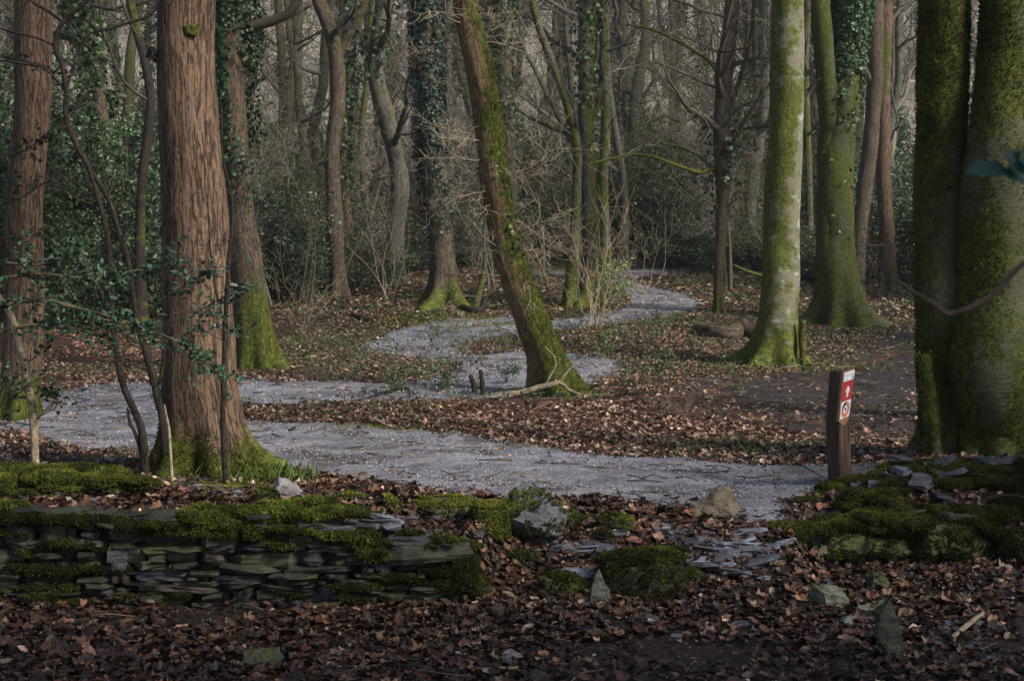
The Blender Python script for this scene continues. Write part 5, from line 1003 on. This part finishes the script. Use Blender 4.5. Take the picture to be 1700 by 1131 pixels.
# holly branches at left
def holly_spray(name, label, lines, D, seed, nl=30, size=.045, col=(.020, .05, .046), stem=(.1, .08, .05)):
    r = np.random.default_rng(seed); t = thing(name, P(lines[0][0][0], lines[0][0][1], D), label, "holly branch"); mb = MB(); m2 = MB()
    for c in lines:
        p = np.array([np.append(P(q[0], q[1], D + (q[3] if len(q) > 3 else 0)), q[2] / 2 / F * D) for q in c]); s = spline(p, .04); tube(mb, s[:, :3], s[:, 3], 5, stem, 0)
        L = len(s); n = int(nl * L * .04 / .5); i = r.integers(L // 8, L, n)
        for ii in i:
            g = np.gradient(s[:, :3], axis=0)[ii]; d = unit(unit(g) + r.normal(0, .7, 3) * [1, 1, .6]); ln = r.uniform(.08, .28); pts = s[ii, :3] + np.outer(np.linspace(0, 1, 4), d) * ln + np.outer(np.linspace(0, 1, 4) ** 2, [0, 0, -.03]); tube(mb, pts, np.linspace(.003, .0012, 4), 3, stem, 0)
            m = r.integers(6, 12); f = r.uniform(.1, 1.05, m); pos = s[ii, :3] + f[:, None] * d * ln; sd = unit(np.cross(d, r.normal(0, 1, (m, 3)))); pos = pos + sd * .018
            N = unit(np.cross(sd, d) * np.sign(r.normal(0, 1, (m, 1))) + [0, 0, 1.1] + r.normal(0, .3, (m, 3))); scatter(m2, *HOLLY, pos, basis(N, r.uniform(0, 6.28, m)), size * r.uniform(.6, 1.25, m), greens(r, m, col, .35))
    mb.build("twigs", M_TWIG, t); m2.build("foliage", M_GREEN, t, False); return t
holly_spray("holly_branch", "glossy blue-green holly boughs reaching from the left edge to the big trunk", [
    [(-40, 520, 8), (40, 500, 6), (110, 505, 5), (170, 530, 4), (230, 540, 3)], [(-40, 470, 7), (60, 455, 6), (150, 462, 5), (220, 450, 4), (290, 440, 3)], [(-30, 560, 6), (50, 540, 5), (120, 545, 4), (170, 560, 3)],
    [(100, 505, 6), (170, 522, 5), (240, 545, 4), (300, 570, 4), (345, 600, 3), (372, 618, 2)], [(-40, 430, 6), (60, 440, 5), (120, 430, 4), (180, 470, 3)]], 8.7, 701, 16, .046, (.045, .10, .06))
holly_spray("holly_branch", "sparse holly twigs crossing the big trunk's bark", [[(262, 500, 4), (300, 475, 4), (340, 455, 3), (370, 440, 2)], [(290, 520, 3), (330, 515, 3), (360, 500, 2), (400, 485, 2)], [(300, 560, 3), (340, 540, 2), (380, 550, 2)]], 8.9, 702, 14, .042, (.035, .085, .06))
holly_spray("holly_branch", "low holly twigs beside the pale leaning stem", [[(-30, 690, 4), (10, 670, 3), (50, 640, 3), (70, 650, 2)], [(-20, 640, 4), (20, 620, 3), (50, 600, 2)], [(60, 690, 2), (90, 680, 2), (100, 660, 2)]], 8.8, 703, 13, .04, (.022, .05, .025))
holly_spray("holly_branch", "upper left holly twigs against the dark trunks", [[(-30, 260, 4), (40, 250, 3), (100, 200, 3), (150, 150, 2)], [(-30, 330, 4), (30, 330, 3), (90, 290, 3), (130, 260, 2)], [(-30, 90, 4), (40, 100, 3), (90, 120, 2)], [(-30, 400, 4), (50, 390, 3), (110, 400, 2)]], 11.5, 704, 9, .045, (.03, .055, .03))
holly_spray("holly_twig", "out-of-focus leafy twig poking in from the right edge", [[(1760, 270, 9), (1705, 285, 6), (1680, 290, 4)]], 2.2, 705, 0)
def near_leaves():
    r = np.random.default_rng(9); D = 2.0; t = [o for o in COL.objects if o.name == 'holly_twig'][0]; mb = MB()
    for px, py, L, a, tip in ((1640, 283, .062, 1.5, 0), (1682, 268, .05, .2, .3), (1690, 292, .05, 1.3, .4), (1706, 262, .045, -.3, .1)):
        p = P(px, py, D); N = np.array([[.0, -.75, .7]]) if px < 1660 else np.array([[.3, -.9, .35]]); scatter(mb, *HOLLY, p[None], basis(unit(N), np.array([a])), np.array([L]), np.array([[.035, .09, .075]]))
    mb.build("leaf", M_GREEN, t, True)
near_leaves()
tw = thing("bare_twig", P(1700, 430, 2.6), "blurred bare kinked twig crossing the twin trunks close to the lens", "twig")
m_ = MB(); s_ = spline(np.array([np.append(P(a, b, 2.6), wd / 2 / F * 2.6) for a, b, wd in ((1790, 380, 9), (1700, 437, 9), (1660, 478, 9), (1615, 508, 9), (1573, 521, 10), (1552, 505, 8), (1520, 487, 7), (1486, 464, 5))]), .01); tube(m_, s_[:, :3], s_[:, 3], 8, (.13, .09, .07)); m_.build("stem", M_TWIG, tw)

# ------------------------------------------------------------------ logs, sticks, stakes
def stick(name, label, cols, mat, cat, extra=(), seed=1, moss=.2, group=None, lift=0.5):
    """lies on the ground: (px, py, width px) resolved on the terrain"""
    r = np.random.default_rng(seed); pp = []
    for a, b, wd, *z in cols:
        q = G(a, b); ra = wd / 2 / F * q.y; pp.append([q.x, q.y, q.z + ra * lift + .02 + (z[0] if z else 0), ra])
    s = spline(np.array(pp), .03); t = thing(name, pp[0][:3], label, cat, group); mb = MB(); tube(mb, s[:, :3], s[:, 3], 12, (1, 1, 1), moss, disp=lambda bk, th, ln, rr, p_: (fbm(bk[..., 0] * 15, bk[..., 1] * 15, bk[..., 2] * 6, seed, 3) - .5) * rr * .6)
    mb.build("wood", mat, t)
    for e in extra:
        D0 = e[0]; q = np.array([np.append(P(a, b, D0), wd / 2 / F * D0) for a, b, wd in e[1:]]); m = MB(); s2 = spline(q, .03); tube(m, s2[:, :3], s2[:, 3], 7, (1, 1, 1), 0); m.build("twig", mat, t)
    return t
dl = G(780, 664).y
def foot_branch():
    D = 15.5; t = thing("fallen_branch", P(860, 655, D), "fallen pale branch lying across the leaning tree's foot", "branch")
    for nm, c, mo in (("limb", [(772, 668, 7), (800, 664, 10), (840, 657, 11), (880, 648, 10), (910, 640, 9), (926, 634, 9)], .35), ("fork", [(926, 634, 8), (940, 645, 6), (958, 655, 5), (985, 657, 4), (1010, 655, 3)], .1), ("twig", [(926, 636, 6), (938, 622, 5), (952, 606, 4), (975, 590, 2)], 0), ("twig", [(902, 644, 4), (913, 625, 4), (922, 603, 3), (905, 575, 2)], 0)):
        s_ = spline(np.array([np.append(P(a, b, D), w_ / 2 / F * D) for a, b, w_ in c]), .03); s_[:, :3] += (fbm(s_[:, 0] * 9, s_[:, 2] * 9, 0, 7, 2) - .5)[:, None] * .03; mb = MB(); tube(mb, s_[:, :3], s_[:, 3], 8, (1, 1, 1), mo); mb.build(nm, M_PALE, t)
foot_branch()
stick("mossy_log", "fallen mossy log lying left of the pale beech's foot", [(1158, 553, 20), (1185, 561, 27), (1208, 564, 25), (1232, 560, 32), (1262, 562, 34)], M_OAK, "log", (), 4, .44)
stick("dark_stick", "slender dark fallen branch in the leaves right of the leaning tree", [(1010, 655, 3), (1050, 658, 4), (1100, 655, 4)], M_DARKB, "stick", (), 5)
stick("dark_stick", "curved dark branch at the little holly seedling's foot", [(585, 672, 4), (630, 660, 5), (670, 655, 5, .04), (688, 660, 5)], M_DARKB, "stick", (), 6)
stick("pale_stick", "short pale broken stick resting on the flat slab at lower right", [(1580, 1080, 7, .03), (1605, 1063, 8, .04), (1632, 1045, 7, .05)], M_PALE, "stick", (), 7, 0)
stick("pale_stick", "thin pale twig lying at the bottom edge of the litter", [(765, 1118, 4), (810, 1120, 5), (860, 1119, 5)], M_PALE, "stick", (), 8, 0)
stick("pale_stick", "pale stick lying in the bottom left corner", [(-10, 1110, 8), (14, 1108, 8), (30, 1105, 6)], M_PALE, "stick", (), 9, 0)
stick("dark_stick", "dark stick lying along the near edge of the trail", [(600, 808, 5), (630, 806, 6), (665, 812, 5)], M_DARKB, "stick", (), 10)
stick("dark_stick", "short dark branch in the leaves above the long pale slate", [(1065, 868, 8), (1085, 868, 9), (1110, 872, 7)], M_DARKB, "stick", (), 11)
stick("dark_stick", "broken dark limb on the slope left of the gravel berm", [(585, 525, 6), (600, 532, 8), (620, 535, 5)], M_DARKB, "stick", (), 12)
stick("tree_root", "old dark stump and root beside the ivy tree's foot", [(765, 515, 10), (785, 520, 14), (800, 518, 12), (806, 506, 9, .1)], M_DARKB, "stump", (), 13, .3)
stick("mossy_limb", "mossy leaning limb behind the leaning tree", [(780, 522, 12), (792, 500, 11, .3), (804, 470, 9, .75), (808, 440, 7, 1.2)], M_GREY, "limb", (), 14, .8) if False else None
px_tree("mossy_sapling", "short mossy leaning stem right of the ivy tree's foot", [(778, 524, 16), (792, 498, 12), (800, 465, 9), (806, 430, 7), (804, 390, 5)], 25.4, M_GREY, 'full', 14, .06, False, .006, (10, 3), .3, .2, 4, 3.2, 4, 131, cz=1.4, cl=.9, cat='sapling')
for k, (px, py, h, wd, lab) in enumerate(((802, 658, 44, 8, "dark upright stake, the straighter of two before the gravel"), (788, 655, 32, 9, "short crooked stake beside the straighter dark one"))):
    q = G(px, py); t = thing("wooden_stake", q, lab, "stake"); mb = MB(); hh = h / F * q.y; rr = wd / 2 / F * q.y
    p = np.array([[q.x, q.y, q.z - .05], [q.x - .01, q.y, q.z + hh * .5], [q.x - .03 - .02 * k, q.y, q.z + hh]]); tube(mb, spline(np.c_[p, [rr, rr, rr * .8]], .03)[:, :3], spline(np.c_[p, [rr, rr, rr * .8]], .03)[:, 3], 10, (1, 1, 1), .2); mb.build("wood", M_DARKB, t)
px_tree("mossy_post", "short mossy broken stub standing against the pale beech", [(1333, 607, 13), (1333, 585, 11), (1331, 560, 12), (1331, 532, 10)], 19.5, M_GREY, 'full', 20, .03, False, .006, (10, 6), .1, .1, 4, .9, 0, 132, cat='stump')

# ------------------------------------------------------------------ waymarker post
def waymarker():
    q = G(1396, 818); D = 9.2; q = Vector((P(1396, 815, D)[0], D, float(H(P(1396, 815, D)[0], D)))); t = thing("waymarker_post", q, "brown wooden waymarker post with red arrow plaque beside the trail", "post")
    wood, nt, bs = mk("post_wood"); tc = nd(nt, "ShaderNodeTexCoord").outputs['Object']; g = noise(nt, scaled(nt, tc, (60, 60, 3.5)), 1, 6, .65, .4); g2 = noise(nt, tc, 6, 4)
    nt.links.new(mix(nt, mapr(nt, g2, .4, .7, 0, .6), ramp(nt, g, [(.34, (.012, .006, .004)), (.5, (.07, .032, .021)), (.66, (.16, .09, .06))]), (.04, .025, .02)), bs.inputs['Base Color']); bs.inputs['Roughness'].default_value = .7; bump(nt, bs, g, 1, .008)
    mb = MB(); n = 16; m = 30; zt = ZC - (614.5 - HY) / F * D; zb = q.z - .2; a = np.linspace(0, 2 * np.pi, n * 3, endpoint=False); ca, sa = np.cos(a), np.sin(a); k = (np.abs(ca) ** 6 + np.abs(sa) ** 6) ** (-1 / 6)
    yaw = math.radians(38); ox, oy = ca * k * .063, sa * k * .063; X = ox * math.cos(yaw) - oy * math.sin(yaw); Y = ox * math.sin(yaw) + oy * math.cos(yaw); rings = []
    for i in range(m):
        f = i / (m - 1); z = zb + (zt - zb) * f; z_px = HY + (ZC - z) * F / D; cx = np.interp(z_px, [614, 660, 700, 740, 815], [1398, 1394, 1391, 1392, 1396]); wv = np.interp(z_px, [614, 700, 815], [1., .98, .98])
        c = P(cx, z_px, D); ns = 1 + (fbm(ca * 3, sa * 3, z * 4 + 0 * ca, 5, 3) - .5) * .12
        rings.append(np.stack([c[0] + X * wv * ns, c[1] + Y * wv * ns, z + (X * .12 if f == 1 else 0 * X)], -1))
    V = np.concatenate(rings + [rings[-1].mean(0)[None]]); N = n * 3; i = np.arange(m - 1)[:, None] * N; j = np.arange(N)[None]; j2 = (j + 1) % N; qd = np.stack([i + j, i + j2, i + N + j2, i + N + j], -1).reshape(-1, 4)
    mb.add(V, qd.ravel(), np.full(len(qd), 4)); b = (m - 1) * N; mb.L.append(np.array([[b + x, b + (x + 1) % N, m * N] for x in range(N)]).ravel()); mb.N.append(np.full(N, 3)); mb.build("post", wood, t)
    # plaque: corners in photo pixels on the post's right face
    dn = np.array([.62, -.785, 0.]); Db = D - .093
    def pp(u, v, off=0.):   # u 0..1 across, v 0..1 down; the plaque recedes to the right
        xl = 1401.5 - 8 * v; xr = 1418.5 - 9.5 * v; yt = 619.5 - 5.5 * u; yb = 697.5 - 7 * u
        x = xl + (xr - xl) * u; y = yt + (yb - yt) * v; d = Db + .056 * u; return P(x, y, d) + dn * off
    white = mat_plain("plaque_white", (.72, .74, .82), .35); red = mat_plain("plaque_red", (.42, .035, .045), .35); orange = mat_plain("ring_orange", (.62, .17, .07), .35); black = mat_plain("ring_black", (.02, .02, .03), .4); blue = mat_plain("ink_blue", (.06, .09, .28), .4); back = mat_plain("board_wood", (.30, .15, .07), .6)
    def solid(name, uv, o0, o1, mat, parent=t):
        uv = np.array(uv, float); n = len(uv); A = np.array([pp(u, v, o0) for u, v in uv]); B = np.array([pp(u, v, o1) for u, v in uv]); m = MB(); L = list(range(n))[::-1] + list(range(n, 2 * n)); Nn = [n, n]
        for i in range(n): j = (i + 1) % n; L += [i, j, n + j, n + i]; Nn.append(4)
        m.add(np.vstack([A, B]), L, Nn); return m.build(name, mat, parent, False)
    board = solid("backing_board", [(-.08, -.02), (1.0, -.02), (1.0, 1.08), (.85, 1.16), (.5, 1.17), (.1, 1.07), (-.08, 1.03)], -.022, .0, back)
    s1 = solid("name_plate", [(0, 0), (1, 0), (1, .195), (0, .195)], .0005, .003, white)
    s2 = solid("arrow_plate", [(0, .21), (1, .21), (1, .62), (0, .62)], .0005, .003, red)
    s3 = solid("trail_plate", [(0, .635), (1, .635), (1, 1), (0, 1)], .0005, .003, white)
    solid("arrow", [(.5, .30), (.72, .40), (.68, .45), (.60, .42), (.60, .55), (.42, .55), (.42, .42), (.34, .45), (.30, .40)], .0032, .0045, white, s2)
    def ring(name, a0, a1, mat):
        m = MB(); n = 24; aa = np.radians(np.linspace(a0, a1, n)); V = []
        for a_ in aa:
            for rr in (.42, .23): V.append(pp(.5 + rr * math.sin(a_) * .95, .818 - rr * .40 * math.cos(a_), .0038))
        L = []
        for i in range(n - 1): L += [2 * i, 2 * i + 2, 2 * i + 3, 2 * i + 1]
        m.add(np.array(V), L, np.full(n - 1, 4)); return m.build(name, mat, s3, False)
    ring("ring", 0, 285, orange); ring("ring", 286, 359, black)
    solid("emblem", [(.5, .77), (.6, .81), (.55, .86), (.46, .86), (.41, .81)], .0032, .004, blue, s3)
    solid("emblem", [(.86, .10), (.94, .165), (.78, .165)], .0032, .004, blue, s1)
    def text(body, u, v, h, parent):
        cu = bpy.data.curves.new("lettering", 'FONT'); cu.body = body; cu.size = 1; o = bpy.data.objects.new("lettering", cu); COL.objects.link(o); dg = bpy.context.evaluated_depsgraph_get(); me = o.evaluated_get(dg).to_mesh(); V = np.array([x.co[:] for x in me.vertices]); Fs = [list(p.vertices) for p in me.polygons]; o.evaluated_get(dg).to_mesh_clear(); bpy.data.objects.remove(o)
        m = MB(); W = np.array([pp(u + x[0] * h * 1.5, v - x[1] * h * .30, .0035) for x in V]); m.add(W, [i for f in Fs for i in f], [len(f) for f in Fs]); m.build("lettering", blue, parent, False)
    text("Twyn Ridge", .04, .085, .125, s1); text("Trail", .05, .17, .12, s1)
waymarker()

# ------------------------------------------------------------------ grass, ground cover, bits
def grass():
    r = np.random.default_rng(81); mb = MB(); B = (np.array([[-.06, 0, 0], [.06, 0, 0], [.05, .12, .55], [0, .35, 1.]]), np.array([0, 1, 2, 0, 2, 3]), np.array([3, 3]))
    spots = [(430, 795, .22, 500, .10), (415, 660, .25, 350, .05), (600, 560, .9, 1500, .06), (560, 575, .8, 900, .05), (1340, 610, .7, 900, .06), (1400, 545, 1., 1100, .07), (1180, 545, 1.2, 1100, .06), (1240, 590, .7, 700, .05), (1000, 530, .9, 900, .1), (740, 540, .8, 800, .08), (1190, 750, .6, 700, .05), (1260, 745, .4, 500, .06), (1430, 680, .5, 300, .05), (480, 610, .7, 700, .06), (660, 470, 1.2, 900, .1), (880, 440, 1.5, 900, .1), (940, 600, .5, 200, .08), (460, 595, .5, 400, .06), (1050, 560, 1.2, 700, .06), (1470, 570, .6, 400, .05), (390, 780, .2, 150, .1), (250, 765, .2, 300, .06), (700, 680, .2, 200, .06), (1150, 470, 1.5, 800, .09), (1350, 480, 1.5, 900, .08)]
    for px, py, s, n, h in spots:
        q = G(px, py); X = q.x + r.normal(0, s, n); Y = q.y + r.normal(0, s * .8, n); k = sample(SDP, X, Y) < .05; X, Y = X[k], Y[k]; n = len(X)
        scatter(mb, *B, np.stack([X, Y, H(X, Y)], -1), basis(unit(r.normal(0, .35, (n, 3)) + [0, 0, 1]), r.uniform(0, 6.28, n)), h * r.uniform(.5, 1.4, n), greens(r, n, (.07, .12, .025), .35))
    tag(mb.build("grass", M_GREEN, None, False), "short grass and moss tufts along the trail edges", None, None, 'stuff')
    mb = MB()   # low leafy ground cover
    n = 85000; Y = np.sqrt(r.uniform(11.5 ** 2, 42 ** 2, n)); X = r.uniform(-.42, .42, n) * Y; k = (sample(SDP, X, Y) < 0) & (sample(SDM, X, Y) < .1) & (fbm(X * .7, Y * .7, 0, 91, 3) + r.normal(0, .05, n) > np.where(Y < 28, .49, .51)); X, Y = X[k], Y[k]; n = len(X)
    scatter(mb, *T_QUAD, np.stack([X, Y, H(X, Y) + r.uniform(.02, .12, n)], -1), basis(unit(r.normal(0, .5, (n, 3)) + [0, 0, 1]), r.uniform(0, 6.28, n)), (.03 + .0013 * Y) * r.uniform(.6, 1.3, n), greens(r, n, (.05, .085, .03), .4))
    tag(mb.build("ground_cover", M_GREEN, None, False), "patches of low ivy and bramble leaves on the wood floor", None, None, 'stuff')
    mb = MB()   # twiglets
    n = 2600; Y = np.sqrt(r.uniform(5.5 ** 2, 26 ** 2, n)); X = r.uniform(-.42, .42, n) * Y; a = r.uniform(0, 6.28, n); L = r.uniform(.05, .3, n); z = H(X, Y) + .025
    for i in range(n):
        d = np.array([math.cos(a[i]), math.sin(a[i]), r.normal(0, .08)]); p = np.array([X[i], Y[i], z[i]]); tube(mb, [p, p + d * L[i] * .5 + r.normal(0, .01, 3), p + d * L[i]], [.003 + .0002 * Y[i]] * 3, 3, np.array([.14, .1, .08]) * r.uniform(.3, 2))
    tag(mb.build("twig_litter", M_TWIG), "small broken twigs scattered over the leaf litter", None, None, 'stuff')
    mb = MB()   # moss carpets on the ground
    for px, py, s, n in ((630, 712, .25, 2600), (720, 716, .3, 1200), (860, 745, .2, 300), (840, 570, .25, 900), (1235, 610, .35, 1400), (250, 775, .35, 3500), (900, 448, .8, 2500), (1110, 445, .8, 1500), (420, 800, .2, 1500), (1120, 620, .3, 500), (930, 655, .35, 2500), (735, 530, .6, 3500), (1400, 535, .8, 3000), (1290, 612, .6, 3000), (970, 508, .6, 1500), (300, 800, .35, 3500), (400, 815, .25, 1500), (1560, 775, .5, 3500), (350, 830, .2, 1200)):
        q = G(px, py); X = q.x + r.normal(0, s, n); Y = q.y + r.normal(0, s * .45, n); tufts(mb, np.stack([X, Y, H(X, Y) + .004], -1), np.tile([0, 0, 1.], (n, 1)), .010 + .0007 * q.y, r, 1.1)
    tag(mb.build("ground_moss", M_MOSS), "bright moss carpets on the trail edge and around tree feet", None, None, 'stuff')
grass()

def haze():
    bm = bmesh.new(); bmesh.ops.create_cube(bm, size=1); me = bpy.data.meshes.new("haze"); bm.to_mesh(me); bm.free(); o = bpy.data.objects.new("haze", me); COL.objects.link(o)
    o.scale = (260, 270, 84); o.location = (0, 90, 36); tag(o, "thin pale woodland haze softening the far trees", None, None, 'stuff')
    m = bpy.data.materials.new("haze"); m.use_nodes = True; nt = m.node_tree; nt.nodes.remove(nt.nodes["Principled BSDF"]); v = nd(nt, "ShaderNodeVolumePrincipled"); v.inputs['Color'].default_value = (.86, .87, .9, 1); v.inputs['Density'].default_value = .0007
    nt.links.new(v.outputs[0], nt.nodes["Material Output"].inputs['Volume']); me.materials.append(m)
haze()
def single_out():
    g = {}
    for o in COL.objects:
        if not o.parent and 'label' in o and 'slate' not in o['label']: g.setdefault(o['label'], []).append(o)
    for lab, os_ in g.items():
        if 2 <= len(os_) <= 9:
            os_.sort(key=lambda o: o.location.x / max(.1, o.location.y)); n = len(os_)
            for k, o in enumerate(os_):
                sf = "leftmost" if k == 0 else "rightmost" if k == n - 1 else ["", "second", "third", "fourth", "fifth", "sixth", "seventh", "eighth"][k] + " from left"
                if n == 2: sf = "the left one" if k == 0 else "the right one"
                if len((lab + " " + sf).split()) <= 16: o['label'] = lab + ", " + sf
                elif k in (0, n - 1): o['label'] = lab + ", " + ("leftmost" if k == 0 else "rightmost")
single_out()
